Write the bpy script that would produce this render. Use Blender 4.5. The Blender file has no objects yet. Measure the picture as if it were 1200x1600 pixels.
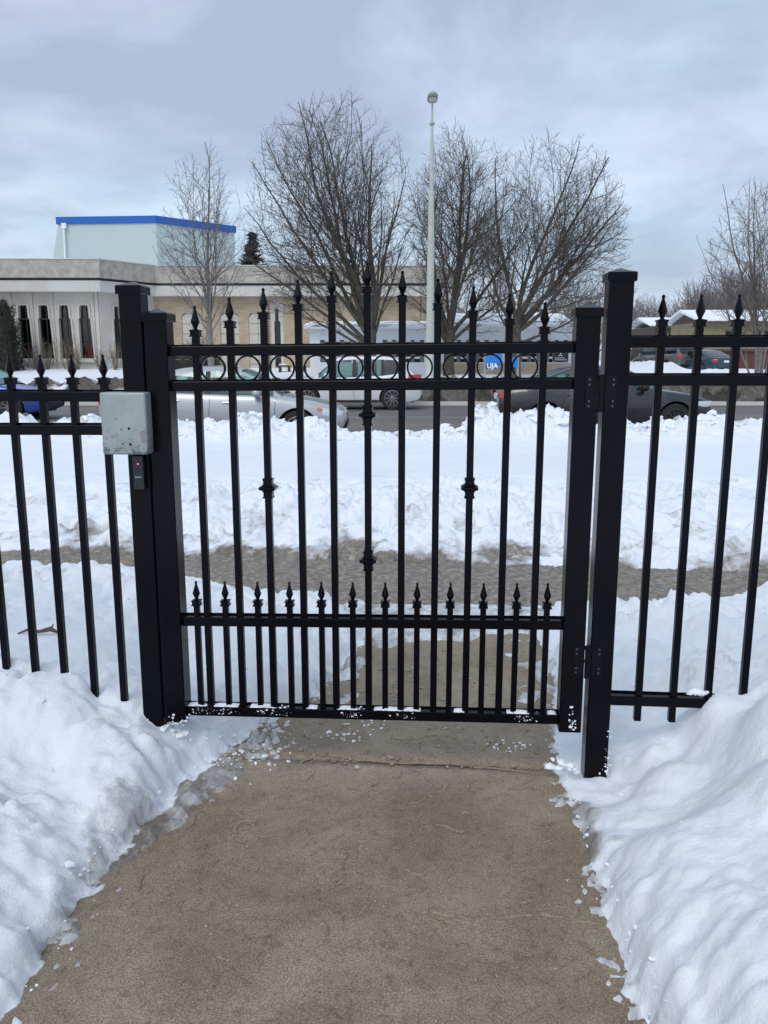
import bpy, bmesh, math, random
import numpy as np
from mathutils import Vector, Matrix, geometry
R = math.radians
rnd = random.Random(7)
sc = bpy.context.scene
C = sc.collection

# ------------------------------------------------------------------ camera, world, sun, exposure
FPX, EYE, PITCH = 1250.0, 1.5, 10.78
cam_d = bpy.data.cameras.new('camera'); cam = bpy.data.objects.new('camera', cam_d); C.objects.link(cam)
cam.location = (0, 0, EYE); cam.rotation_euler = (R(90 - PITCH), 0, 0)
cam_d.sensor_fit = 'VERTICAL'; cam_d.sensor_height = 24; cam_d.lens = 24 * FPX / 1600
cam_d.clip_start = 0.05; cam_d.clip_end = 3000
sc.camera = cam
SUN_EL, SUN_AZ = 48, 205
world = bpy.data.worlds.new('World'); sc.world = world; world.use_nodes = True
nt = world.node_tree; nt.nodes.clear()
def wn(t, **k):
    n = nt.nodes.new(t)
    for a, b in k.items(): setattr(n, a, b)
    return n
wo = wn('ShaderNodeOutputWorld'); bgs = wn('ShaderNodeBackground'); bgc = wn('ShaderNodeBackground'); add = wn('ShaderNodeAddShader')
sky = wn('ShaderNodeTexSky', sky_type='NISHITA', sun_disc=False, sun_elevation=R(SUN_EL), sun_rotation=R(SUN_AZ))
sky.dust_density = 3
bgs.inputs[1].default_value = 0.05; sky.air_density = 0.7
nt.links.new(sky.outputs[0], bgs.inputs[0])
tc = wn('ShaderNodeTexCoord'); sep = wn('ShaderNodeSeparateXYZ'); nt.links.new(tc.outputs['Generated'], sep.inputs[0])
mx = wn('ShaderNodeMath', operation='MAXIMUM'); nt.links.new(sep.outputs[2], mx.inputs[0]); mx.inputs[1].default_value = 0
ad = wn('ShaderNodeMath', operation='ADD'); nt.links.new(mx.outputs[0], ad.inputs[0]); ad.inputs[1].default_value = 0.22
dx = wn('ShaderNodeMath', operation='DIVIDE'); dy = wn('ShaderNodeMath', operation='DIVIDE')
nt.links.new(sep.outputs[0], dx.inputs[0]); nt.links.new(ad.outputs[0], dx.inputs[1])
nt.links.new(sep.outputs[1], dy.inputs[0]); nt.links.new(ad.outputs[0], dy.inputs[1])
cmb = wn('ShaderNodeCombineXYZ'); nt.links.new(dx.outputs[0], cmb.inputs[0]); nt.links.new(dy.outputs[0], cmb.inputs[1]); cmb.inputs[2].default_value = 3.1
n1 = wn('ShaderNodeTexNoise'); n1.inputs['Scale'].default_value = 1.5; n1.inputs['Detail'].default_value = 6; n1.inputs['Roughness'].default_value = 0.56; n1.inputs['Distortion'].default_value = 0.25
nt.links.new(cmb.outputs[0], n1.inputs['Vector'])
cr = wn('ShaderNodeValToRGB'); e = cr.color_ramp
e.elements[0].position = 0.38; e.elements[0].color = (0.36, 0.42, 0.505, 1)
e.elements[1].position = 0.68; e.elements[1].color = (0.66, 0.72, 0.83, 1)
q = e.elements.new(0.48); q.color = (0.44, 0.515, 0.605, 1)
q = e.elements.new(0.57); q.color = (0.54, 0.615, 0.715, 1)
nt.links.new(n1.outputs[0], cr.inputs[0])
n2 = wn('ShaderNodeTexNoise'); n2.inputs['Scale'].default_value = 0.8; n2.inputs['Detail'].default_value = 3
mp2 = wn('ShaderNodeMapping'); mp2.inputs['Location'].default_value = (4, 9, 2); nt.links.new(cmb.outputs[0], mp2.inputs[0]); nt.links.new(mp2.outputs[0], n2.inputs['Vector'])
hue = wn('ShaderNodeMix', data_type='RGBA', blend_type='MULTIPLY'); hue.inputs['Factor'].default_value = 1
cr2 = wn('ShaderNodeValToRGB'); cr2.color_ramp.elements[0].color = (1.03, 0.985, 1.02, 1); cr2.color_ramp.elements[1].color = (0.93, 1.02, 1.02, 1)
cr2.color_ramp.elements[0].position = 0.38; cr2.color_ramp.elements[1].position = 0.62
nt.links.new(n2.outputs[0], cr2.inputs[0]); nt.links.new(cr.outputs[0], hue.inputs[6]); nt.links.new(cr2.outputs[0], hue.inputs[7])
grad = wn('ShaderNodeMapRange'); grad.inputs[1].default_value = 0.0; grad.inputs[2].default_value = 1.0; grad.inputs[3].default_value = 0.92; grad.inputs[4].default_value = 1.3
nt.links.new(mx.outputs[0], grad.inputs[0])
nt.links.new(hue.outputs[2], bgc.inputs[0]); nt.links.new(grad.outputs[0], bgc.inputs[1])
nt.links.new(bgs.outputs[0], add.inputs[0]); nt.links.new(bgc.outputs[0], add.inputs[1]); nt.links.new(add.outputs[0], wo.inputs[0])
sun_d = bpy.data.lights.new('sun', 'SUN'); sun_d.energy = 0.9; sun_d.angle = R(25); sun_d.color = (1, 0.97, 0.93)
sun = bpy.data.objects.new('sun', sun_d); C.objects.link(sun)
_a = R(SUN_AZ); sun.rotation_euler = Vector((math.sin(_a) * math.cos(R(SUN_EL)), math.cos(_a) * math.cos(R(SUN_EL)), math.sin(R(SUN_EL)))).to_track_quat('Z', 'Y').to_euler()
sc.view_settings.view_transform = 'Standard'; sc.view_settings.look = 'None'
sc.view_settings.exposure = 0.0; sc.view_settings.gamma = 1; sc.view_settings.use_curve_mapping = False

# ------------------------------------------------------------------ projection helpers (pixel of the photograph -> place in the world)
_c, _s = math.cos(R(PITCH)), math.sin(R(PITCH))
def ray(px, py):
    a = (px - 600) / FPX; b = (800 - py) / FPX
    return a, _c + b * _s, -_s + b * _c
def gnd(px, py, z=0.0):
    r = ray(px, py); t = (z - EYE) / r[2]; return r[0] * t, r[1] * t
def at(px, py, Y):
    r = ray(px, py); t = Y / r[1]; return r[0] * t, EYE + r[2] * t
def atx(px, Y, z=1.5): # x for a pixel column at depth Y near height z
    return (px - 600) / FPX * (Y * _c - (z - EYE) * _s)
PHI = R(4.5); P0 = (0.719, 2.645)
GD = (math.cos(PHI), -math.sin(PHI)); GN = (math.sin(PHI), math.cos(PHI))
def G(px, py, off=0.0):   # gate line: distance along it and height
    r = ray(px, py)
    t = (GN[0] * P0[0] + GN[1] * P0[1] + off) / (GN[0] * r[0] + GN[1] * r[1])
    return GD[0] * (r[0] * t - P0[0]) + GD[1] * (r[1] * t - P0[1]), EYE + r[2] * t
def gw(u, v=0.0): # gate frame -> world xy
    return P0[0] + GD[0] * u + GN[0] * v, P0[1] + GD[1] * u + GN[1] * v

# ------------------------------------------------------------------ materials
def mat(name, col, rough=0.6, metal=0.0, spec=0.5, noise=None, bump=None, coat=0.0, alpha=None, emit=None):
    m = bpy.data.materials.new(name); m.use_nodes = True
    n = m.node_tree; b = n.nodes['Principled BSDF']
    b.inputs['Base Color'].default_value = (*col, 1); b.inputs['Roughness'].default_value = rough
    b.inputs['Metallic'].default_value = metal; b.inputs['Specular IOR Level'].default_value = spec
    b.inputs['Coat Weight'].default_value = coat
    co = n.nodes.new('ShaderNodeTexCoord')
    if noise:   # (scale, other colour, low, high, detail)
        t = n.nodes.new('ShaderNodeTexNoise'); t.inputs['Scale'].default_value = noise[0]; t.inputs['Detail'].default_value = noise[4] if len(noise) > 4 else 5
        t.inputs['Roughness'].default_value = 0.65
        n.links.new(co.outputs['Object'], t.inputs['Vector'])
        r = n.nodes.new('ShaderNodeValToRGB'); r.color_ramp.elements[0].position = noise[2]; r.color_ramp.elements[1].position = noise[3]
        r.color_ramp.elements[0].color = (*col, 1); r.color_ramp.elements[1].color = (*noise[1], 1)
        n.links.new(t.outputs[0], r.inputs[0]); n.links.new(r.outputs[0], b.inputs['Base Color'])
    if bump:    # (scale, strength, distance)
        t = n.nodes.new('ShaderNodeTexNoise'); t.inputs['Scale'].default_value = bump[0]; t.inputs['Detail'].default_value = 6
        n.links.new(co.outputs['Object'], t.inputs['Vector'])
        bp = n.nodes.new('ShaderNodeBump'); bp.inputs['Strength'].default_value = bump[1]; bp.inputs['Distance'].default_value = bump[2]
        n.links.new(t.outputs[0], bp.inputs['Height']); n.links.new(bp.outputs[0], b.inputs['Normal'])
    if emit:
        b.inputs['Emission Color'].default_value = (*emit[0], 1); b.inputs['Emission Strength'].default_value = emit[1]
    return m
def glass(name, tint, mixf=0.25):
    m = bpy.data.materials.new(name); m.use_nodes = True; n = m.node_tree; n.nodes.clear()
    o = n.nodes.new('ShaderNodeOutputMaterial'); t = n.nodes.new('ShaderNodeBsdfTransparent'); g = n.nodes.new('ShaderNodeBsdfGlossy')
    t.inputs[0].default_value = (*tint, 1); g.inputs['Roughness'].default_value = 0.03; g.inputs[0].default_value = (0.9, 0.95, 1, 1)
    f = n.nodes.new('ShaderNodeFresnel'); f.inputs[0].default_value = 1.5
    mm = n.nodes.new('ShaderNodeMath'); mm.operation = 'MULTIPLY_ADD'; mm.inputs[1].default_value = 1; mm.inputs[2].default_value = mixf * 0.15; n.links.new(f.outputs[0], mm.inputs[0])
    x = n.nodes.new('ShaderNodeMixShader'); n.links.new(mm.outputs[0], x.inputs[0]); n.links.new(t.outputs[0], x.inputs[1]); n.links.new(g.outputs[0], x.inputs[2]); n.links.new(x.outputs[0], o.inputs[0])
    return m
M = {}
M['iron'] = mat('black_powder_coat', (0.0018, 0.0021, 0.0042), 0.20, 0, 0.13, bump=(60, 0.06, 0.002), noise=(9, (0.003, 0.0034, 0.006), 0.45, 0.75))
M['hinge'] = mat('black_hinge_steel', (0.004, 0.0043, 0.006), 0.42, 0, 0.14, bump=(150, 0.2, 0.001))
M['bolt'] = mat('bolt_steel', (0.09, 0.09, 0.1), 0.4, 0.7)
M['box'] = None
M['plastic'] = mat('black_plastic', (0.008, 0.009, 0.012), 0.35)
M['led'] = mat('red_led', (0.8, 0.05, 0.1), 0.3, emit=((1, 0.12, 0.2), 1.6))
M['mark'] = mat('pale_print', (0.45, 0.48, 0.5), 0.5)
M['bark'] = mat('maple_bark', (0.060, 0.052, 0.042), 0.9, noise=(6, (0.115, 0.11, 0.075), 0.45, 0.7), bump=(25, 0.6, 0.02))
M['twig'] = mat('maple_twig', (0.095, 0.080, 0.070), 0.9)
M['pale_bark'] = mat('pale_bark', (0.21, 0.195, 0.18), 0.85, noise=(8, (0.10, 0.09, 0.085), 0.5, 0.7), bump=(30, 0.4, 0.01))
M['pale_twig'] = mat('pale_twig', (0.15, 0.125, 0.115), 0.9)
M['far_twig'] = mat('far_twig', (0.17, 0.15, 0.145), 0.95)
M['conc_pre'] = mat('precast_concrete', (0.60, 0.575, 0.525), 0.85, noise=(0.7, (0.49, 0.465, 0.42), 0.4, 0.75), bump=(20, 0.3, 0.02))
M['conc_agg'] = mat('exposed_aggregate', (0.47, 0.445, 0.39), 0.95, noise=(2.2, (0.30, 0.28, 0.245), 0.40, 0.68, 9), bump=(9, 0.8, 0.04))
M['conc_light'] = mat('light_fascia', (0.60, 0.59, 0.55), 0.8, noise=(0.8, (0.50, 0.48, 0.44), 0.45, 0.8))
M['tile'] = mat('pale_stone_tile', (0.56, 0.54, 0.48), 0.7, noise=(1.3, (0.49, 0.465, 0.41), 0.4, 0.7))
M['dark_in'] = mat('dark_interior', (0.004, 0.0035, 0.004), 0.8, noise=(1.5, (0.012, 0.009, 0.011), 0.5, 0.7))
M['win_glass'] = glass('window_glass', (0.72, 0.74, 0.75), 0.0)
M['red'] = mat('red_cloth', (0.85, 0.015, 0.03), 0.7)
M['frame_dark'] = mat('bronze_frame', (0.035, 0.033, 0.03), 0.5)
M['metal_pale'] = mat('pale_green_cladding', (0.46, 0.55, 0.54), 0.5, noise=(0.15, (0.42, 0.51, 0.505), 0.4, 0.7), bump=(0.6, 0.1, 0.02))
M['blue_trim'] = mat('blue_metal_trim', (0.008, 0.11, 0.42), 0.4)
M['white_wall'] = mat('white_painted_block', (0.74, 0.76, 0.78), 0.8, noise=(0.9, (0.66, 0.68, 0.69), 0.45, 0.8))
M['grey_pan'] = mat('grey_window_panel', (0.12, 0.125, 0.13), 0.5, noise=(3, (0.2, 0.2, 0.2), 0.45, 0.6))
M['shingle'] = mat('dark_shingle', (0.075, 0.075, 0.08), 0.9, noise=(3, (0.12, 0.12, 0.12), 0.4, 0.7), bump=(10, 0.5, 0.02))
M['tanwall'] = mat('olive_tan_siding', (0.27, 0.225, 0.135), 0.85, noise=(0.6, (0.20, 0.165, 0.10), 0.4, 0.75))
M['brownwall'] = mat('brown_wood', (0.09, 0.06, 0.045), 0.85)
M['maroon'] = mat('maroon_board', (0.10, 0.035, 0.03), 0.8)
M['sign_blue'] = mat('sign_blue', (0.01, 0.20, 0.62), 0.4)
M['sign_navy'] = mat('sign_navy', (0.012, 0.05, 0.2), 0.4)
M['white'] = mat('sign_white', (0.78, 0.79, 0.80), 0.5)
M['sign_black'] = mat('sign_black', (0.012, 0.012, 0.014), 0.4)
M['galv'] = mat('galvanised_steel', (0.36, 0.37, 0.37), 0.45, 0.5)
M['pole'] = mat('pale_lamp_post', (0.52, 0.55, 0.50), 0.6, noise=(3, (0.45, 0.48, 0.43), 0.4, 0.7))
M['lamp_gray'] = mat('lamp_housing', (0.33, 0.35, 0.36), 0.45)
M['lens'] = mat('lamp_lens', (0.5, 0.53, 0.52), 0.15)
M['leaf_dark'] = mat('dark_evergreen', (0.035, 0.042, 0.032), 0.9, noise=(5, (0.055, 0.055, 0.045), 0.4, 0.7))
M['spruce'] = mat('spruce_green', (0.03, 0.038, 0.035), 0.9)
M['stick'] = mat('wet_stick', (0.11, 0.08, 0.055), 0.8, bump=(80, 0.5, 0.002))
M['tyre'] = mat('tyre_rubber', (0.018, 0.018, 0.019), 0.8, bump=(60, 0.4, 0.004))
M['rim'] = mat('alloy_rim', (0.23, 0.235, 0.24), 0.35, 0.8)
M['rim_dark'] = mat('steel_rim', (0.05, 0.05, 0.055), 0.5, 0.5)
M['trim'] = mat('black_trim', (0.012, 0.012, 0.013), 0.55)
M['seat'] = mat('seat_cloth', (0.03, 0.03, 0.032), 0.9)
M['car_glass'] = glass('car_glass', (0.42, 0.66, 0.62))
M['dark_glass'] = glass('privacy_glass', (0.10, 0.12, 0.13))
M['lampglass'] = mat('headlamp_lens', (0.62, 0.66, 0.70), 0.12, 0.4, coat=1)
M['amber'] = mat('amber_lens', (0.55, 0.16, 0.06), 0.2, coat=1)
M['redlens'] = mat('red_lens', (0.45, 0.008, 0.02), 0.2, coat=1)
M['chrome'] = mat('chrome', (0.7, 0.7, 0.72), 0.12, 1)
def paint(name, col, dirt=(0.12, 0.11, 0.1), metal=0.35):
    return mat(name, col, 0.28, metal, coat=0.7, noise=(1.6, tuple(a * 0.85 + b * 0.15 for a, b in zip(col, dirt)), 0.45, 0.75))
P_SILVER = paint('silver_paint', (0.42, 0.44, 0.47)); P_WHITE = paint('white_paint', (0.72, 0.73, 0.76), metal=0.0)
P_BLACK = paint('charcoal_paint', (0.020, 0.022, 0.028), (0.2, 0.19, 0.18), 0.3); P_BLUE = paint('blue_paint', (0.015, 0.075, 0.36))
P_GREY = paint('grey_paint', (0.10, 0.105, 0.11)); P_TEAL = paint('dark_teal_paint', (0.012, 0.05, 0.075))

def node_mat(name):
    m = bpy.data.materials.new(name); m.use_nodes = True; n = m.node_tree
    return m, n, n.nodes['Principled BSDF']
def nnoise(n, vec, scale, detail=5, rough=0.6, dist=0.0):
    t = n.nodes.new('ShaderNodeTexNoise'); t.inputs['Scale'].default_value = scale; t.inputs['Detail'].default_value = detail
    t.inputs['Roughness'].default_value = rough; t.inputs['Distortion'].default_value = dist; n.links.new(vec, t.inputs['Vector']); return t.outputs[0]
def nramp(n, fac, stops):
    r = n.nodes.new('ShaderNodeValToRGB'); el = r.color_ramp.elements
    el[0].position = stops[0][0]; el[0].color = (*stops[0][1], 1); el[1].position = stops[-1][0]; el[1].color = (*stops[-1][1], 1)
    for p, c in stops[1:-1]:
        q = el.new(p); q.color = (*c, 1)
    n.links.new(fac, r.inputs[0]); return r.outputs[0]
def nmix(n, f, a, b, mode='MIX'):
    x = n.nodes.new('ShaderNodeMix'); x.data_type = 'RGBA'; x.blend_type = mode
    if hasattr(f, 'links'): n.links.new(f, x.inputs['Factor'])
    else: x.inputs['Factor'].default_value = f
    for i, v in ((6, a), (7, b)):
        if hasattr(v, 'links'): n.links.new(v, x.inputs[i])
        else: x.inputs[i].default_value = (*v, 1)
    return x.outputs[2]
def nmath(n, op, a, b=0.0, clamp=False):
    x = n.nodes.new('ShaderNodeMath'); x.operation = op; x.use_clamp = clamp
    for i, v in ((0, a), (1, b)):
        if hasattr(v, 'links'): n.links.new(v, x.inputs[i])
        else: x.inputs[i].default_value = v
    return x.outputs[0]
def nbump(n, b, layers):
    prev = None
    for h, st, d in layers:
        bp = n.nodes.new('ShaderNodeBump'); bp.inputs['Strength'].default_value = st; bp.inputs['Distance'].default_value = d
        n.links.new(h, bp.inputs['Height'])
        if prev: n.links.new(prev, bp.inputs['Normal'])
        prev = bp.outputs[0]
    n.links.new(prev, b.inputs['Normal'])

# snow: clean white, turning to grey-brown slush where the 'dirt' attribute says feet and ploughs have been
def snow_mat(name, slush=(0.205, 0.182, 0.155), grime=(0.055, 0.05, 0.042), fine=1.0):
    m, n, b = node_mat(name)
    co = n.nodes.new('ShaderNodeTexCoord').outputs['Object']
    at_ = n.nodes.new('ShaderNodeAttribute'); at_.attribute_name = 'dirt'; d = at_.outputs['Fac']
    clean = nramp(n, nnoise(n, co, 1.7 * fine, 4), [(0.35, (0.76, 0.80, 0.865)), (0.65, (0.82, 0.85, 0.895))])
    sl = nramp(n, nnoise(n, co, 22 * fine, 7, 0.7), [(0.3, tuple(v * 0.6 for v in slush)), (0.5, slush), (0.70, tuple(min(1, v * 2.0) for v in slush))])
    gr = nramp(n, nnoise(n, co, 14 * fine, 6, 0.7), [(0.35, grime), (0.62, tuple(v * 3 for v in grime))])
    br = nnoise(n, co, 11 * fine, 7, 0.7, 0.6)
    f1 = nmath(n, 'SUBTRACT', nmath(n, 'MULTIPLY', d, 2.2), nmath(n, 'MULTIPLY', br, 1.35))
    f1 = nmath(n, 'MULTIPLY', nmath(n, 'ADD', f1, 0.30), 1.6, True)
    f2 = nmath(n, 'MULTIPLY', nmath(n, 'SUBTRACT', d, nmath(n, 'ADD', br, 0.75)), 4, True)
    col = nmix(n, f2, nmix(n, f1, clean, sl), gr)
    n.links.new(col, b.inputs['Base Color']); b.inputs['Roughness'].default_value = 0.62; b.inputs['Specular IOR Level'].default_value = 0.3
    nbump(n, b, [(nnoise(n, co, 34 * fine, 9, 0.72), 0.65, 0.014 / fine), (nnoise(n, co, 240 * fine, 3, 0.6), 0.35, 0.002 / fine)])
    return m
M['snow'] = snow_mat('old_snow')
M['far_snow'] = snow_mat('far_snow', (0.10, 0.09, 0.078), (0.016, 0.0145, 0.012), 0.3)
M['clean_snow'] = mat('clean_snow', (0.83, 0.86, 0.90), 0.65, noise=(3, (0.78, 0.81, 0.87), 0.4, 0.7), bump=(30, 0.4, 0.01))
# concrete walk, wet with meltwater
def concrete_mat():
    m, n, b = node_mat('wet_concrete')
    co = n.nodes.new('ShaderNodeTexCoord').outputs['Object']
    big = nramp(n, nnoise(n, co, 2.3, 8, 0.70, 0.6), [(0.33, (0.172, 0.132, 0.092)), (0.5, (0.228, 0.181, 0.131)), (0.68, (0.295, 0.239, 0.177))])
    sp = nramp(n, nnoise(n, co, 210, 4, 0.7), [(0.34, (0.48, 0.47, 0.44)), (0.5, (1.0, 1.0, 1.0)), (0.66, (1.6, 1.57, 1.5))])
    med = nramp(n, nnoise(n, co, 26, 6, 0.7, 1.1), [(0.34, (0.72, 0.70, 0.66)), (0.46, (1.0, 1.0, 1.0)), (0.62, (1.12, 1.11, 1.08))])
    col = nmix(n, 1.0, nmix(n, 1.0, big, sp, 'MULTIPLY'), med, 'MULTIPLY')
    n.links.new(col, b.inputs['Base Color'])
    rg = nmath(n, 'ADD', nmath(n, 'MULTIPLY', nnoise(n, co, 3.1, 4), 0.55), 0.28)
    n.links.new(rg, b.inputs['Roughness']); b.inputs['Specular IOR Level'].default_value = 0.4
    nbump(n, b, [(nnoise(n, co, 9, 7, 0.65, 1.8), 0.6, 0.008), (nnoise(n, co, 230, 4, 0.7), 0.5, 0.0016)])
    return m
M['concrete'] = concrete_mat()
M['mud'] = mat('frozen_mud', (0.20, 0.165, 0.122), 0.5, noise=(12, (0.29, 0.245, 0.19), 0.4, 0.65), bump=(140, 0.5, 0.002))
M['mud_crumb'] = mat('grit_crumb', (0.24, 0.20, 0.155), 0.7, noise=(30, (0.42, 0.39, 0.34), 0.45, 0.6))
def asphalt_mat():
    m, n, b = node_mat('salted_asphalt')
    co = n.nodes.new('ShaderNodeTexCoord').outputs['Object']
    mp = n.nodes.new('ShaderNodeMapping'); mp.inputs['Scale'].default_value = (0.06, 1.1, 1); n.links.new(co, mp.inputs[0])
    tr = nramp(n, nnoise(n, mp.outputs[0], 1.0, 5, 0.6), [(0.3, (0.085, 0.080, 0.077)), (0.5, (0.130, 0.121, 0.113)), (0.7, (0.19, 0.178, 0.163))])
    sp = nramp(n, nnoise(n, co, 24, 5), [(0.35, (0.82, 0.82, 0.82)), (0.65, (1.14, 1.14, 1.14))])
    n.links.new(nmix(n, 1.0, tr, sp, 'MULTIPLY'), b.inputs['Base Color']); b.inputs['Roughness'].default_value = 0.55
    nbump(n, b, [(nnoise(n, co, 60, 4), 0.3, 0.006)])
    return m
M['asphalt'] = asphalt_mat()
def brick_mat():
    m, n, b = node_mat('buff_brick')
    co = n.nodes.new('ShaderNodeTexCoord').outputs['Object']
    mp = n.nodes.new('ShaderNodeMapping'); mp.inputs['Rotation'].default_value = (R(90), 0, 0); n.links.new(co, mp.inputs[0])
    t = n.nodes.new('ShaderNodeTexBrick'); t.inputs['Scale'].default_value = 1; t.inputs['Brick Width'].default_value = 0.42; t.inputs['Row Height'].default_value = 0.14; t.inputs['Mortar Size'].default_value = 0.014
    t.inputs['Color1'].default_value = (0.50, 0.405, 0.285, 1); t.inputs['Color2'].default_value = (0.41, 0.325, 0.225, 1); t.inputs['Mortar'].default_value = (0.46, 0.42, 0.35, 1)
    n.links.new(mp.outputs[0], t.inputs[0])
    v = nramp(n, nnoise(n, co, 1.1, 6, 0.7), [(0.35, (0.86, 0.84, 0.82)), (0.65, (1.1, 1.08, 1.05))])
    n.links.new(nmix(n, 1.0, t.outputs[0], v, 'MULTIPLY'), b.inputs['Base Color']); b.inputs['Roughness'].default_value = 0.9
    nbump(n, b, [(t.outputs[1], -0.4, 0.01)])
    return m
M['brick'] = brick_mat()
def box_mat():
    m, n, b = node_mat('worn_galvanised_cover')
    co = n.nodes.new('ShaderNodeTexCoord').outputs['Object']
    base = nramp(n, nnoise(n, co, 9, 5), [(0.35, (0.27, 0.305, 0.30)), (0.65, (0.345, 0.38, 0.375))])
    sep_ = n.nodes.new('ShaderNodeSeparateXYZ'); n.links.new(co, sep_.inputs[0])
    low = nmath(n, 'MULTIPLY', nmath(n, 'SUBTRACT', 0.02, sep_.outputs[2]), 1.1)
    fac = nmath(n, 'ADD', nnoise(n, co, 55, 6, 0.75), low)
    f = nmath(n, 'MULTIPLY', nmath(n, 'SUBTRACT', fac, 0.61), 9, True)
    n.links.new(nmix(n, f, base, (0.12, 0.12, 0.13)), b.inputs['Base Color'])
    b.inputs['Roughness'].default_value = 0.42; b.inputs['Metallic'].default_value = 0.25
    nbump(n, b, [(fac, 0.15, 0.002)])
    return m
M['box'] = box_mat()
def roofsnow_mat():
    m, n, b = node_mat('patchy_roof_snow')
    co = n.nodes.new('ShaderNodeTexCoord').outputs['Object']
    mp = n.nodes.new('ShaderNodeMapping'); mp.inputs['Scale'].default_value = (0.35, 1, 1); n.links.new(co, mp.inputs[0])
    f = nmath(n, 'MULTIPLY', nmath(n, 'SUBTRACT', nnoise(n, mp.outputs[0], 0.9, 6, 0.6), 0.535), 14, True)
    n.links.new(nmix(n, f, (0.80, 0.83, 0.88), (0.085, 0.085, 0.09)), b.inputs['Base Color']); b.inputs['Roughness'].default_value = 0.7
    return m
M['roofsnow'] = roofsnow_mat()

# ------------------------------------------------------------------ object helpers
def tag(o, label=None, cat=None, group=None, kind=None):
    if label: o['label'] = label
    if cat: o['category'] = cat
    if group: o['group'] = group
    if kind: o['kind'] = kind
    return o
def empty(name, loc=(0, 0, 0), rz=0.0, label=None, cat=None, group=None):
    o = bpy.data.objects.new(name, None); C.objects.link(o); o.location = loc; o.rotation_euler = (0, 0, rz); o.empty_display_size = 0.2
    return tag(o, label, cat, group)
class MB:
    def __init__(s): s.v = []; s.f = []
    def add(s, vs, fs):
        k = len(s.v); s.v += [tuple(v) for v in vs]; s.f += [tuple(i + k for i in f) for f in fs]; return s
    def box(s, x0, x1, y0, y1, z0, z1):
        return s.add([(x0, y0, z0), (x1, y0, z0), (x1, y1, z0), (x0, y1, z0), (x0, y0, z1), (x1, y0, z1), (x1, y1, z1), (x0, y1, z1)],
                     [(0, 3, 2, 1), (4, 5, 6, 7), (0, 1, 5, 4), (1, 2, 6, 5), (2, 3, 7, 6), (3, 0, 4, 7)])
    def hexa(s, a, b): # two quads (4 pts each) -> solid
        return s.add(list(a) + list(b), [(0, 3, 2, 1), (4, 5, 6, 7), (0, 1, 5, 4), (1, 2, 6, 5), (2, 3, 7, 6), (3, 0, 4, 7)])
    def lathe(s, prof, n=8, c=(0, 0, 0), axis='z', rot=0.0, cap=True, square=False):
        vs = []; m = len(prof)
        for (r, h) in prof:
            for k in range(n):
                a = rot + 2 * math.pi * k / n
                x, y = r * math.cos(a), r * math.sin(a)
                p = (x, y, h) if axis == 'z' else ((h, x, y) if axis == 'x' else (y, h, x))
                vs.append((p[0] + c[0], p[1] + c[1], p[2] + c[2]))
        fs = []
        for i in range(m - 1):
            for k in range(n):
                fs.append((i * n + k, i * n + (k + 1) % n, (i + 1) * n + (k + 1) % n, (i + 1) * n + k))
        if cap: fs.append(tuple(reversed(range(n)))); fs.append(tuple((m - 1) * n + k for k in range(n)))
        return s.add(vs, fs)
    def tube(s, pts, rads, n=6):
        pts = [Vector(p) for p in pts]; base = len(s.v); m = len(pts)
        d = (pts[-1] - pts[0]).normalized(); ref = Vector((0, 0, 1)) if abs(d.z) < 0.8 else Vector((1, 0, 0))
        for i, p in enumerate(pts):
            t = (pts[min(i + 1, m - 1)] - pts[max(i - 1, 0)]).normalized()
            a = t.cross(ref).normalized(); b = t.cross(a)
            for k in range(n):
                an = 2 * math.pi * k / n; s.v.append(tuple(p + (a * math.cos(an) + b * math.sin(an)) * rads[i]))
        for i in range(m - 1):
            for k in range(n):
                s.f.append((base + i * n + k, base + (i + 1) * n + k, base + (i + 1) * n + (k + 1) % n, base + i * n + (k + 1) % n))
        s.f.append(tuple(base + k for k in range(n))); s.f.append(tuple(base + (m - 1) * n + k for k in reversed(range(n))))
        return s
    def mesh(s, name, m):
        me = bpy.data.meshes.new(name); me.from_pydata(s.v, [], s.f); me.materials.append(m); me.update(); return me
    def build(s, name, m, parent=None, smooth=False, bevel=0.0, seg=2, loc=None, fixn=True):
        me = s.mesh(name, m)
        if fixn or bevel:
            bm = bmesh.new(); bm.from_mesh(me); bmesh.ops.recalc_face_normals(bm, faces=bm.faces)
            if bevel: bmesh.ops.bevel(bm, geom=[e for e in bm.edges if len(e.link_faces) == 2 and e.calc_face_angle(0) > 0.5], offset=bevel, segments=seg, profile=0.5, affect='EDGES', clamp_overlap=True)
            bm.to_mesh(me); bm.free()
        if smooth: me.shade_smooth()
        o = bpy.data.objects.new(name, me); C.objects.link(o); o.parent = parent
        if loc: o.location = loc
        return o
def inst(name, me, parent, loc=(0, 0, 0), rz=0.0, scale=None):
    o = bpy.data.objects.new(name, me); C.objects.link(o); o.parent = parent; o.location = loc; o.rotation_euler = (0, 0, rz)
    if scale: o.scale = scale
    return o
def bevel_angle(o, ang=35):
    for p in o.data.polygons: p.use_smooth = True
    o.data.set_sharp_from_angle(angle=R(ang)); return o
def children(o): return [c for c in bpy.data.objects if c.parent == o]
def copy_tree(o, parent=None):
    c = o.copy(); C.objects.link(c); c.parent = parent
    for ch in children(o): copy_tree(ch, c)
    return c
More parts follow.
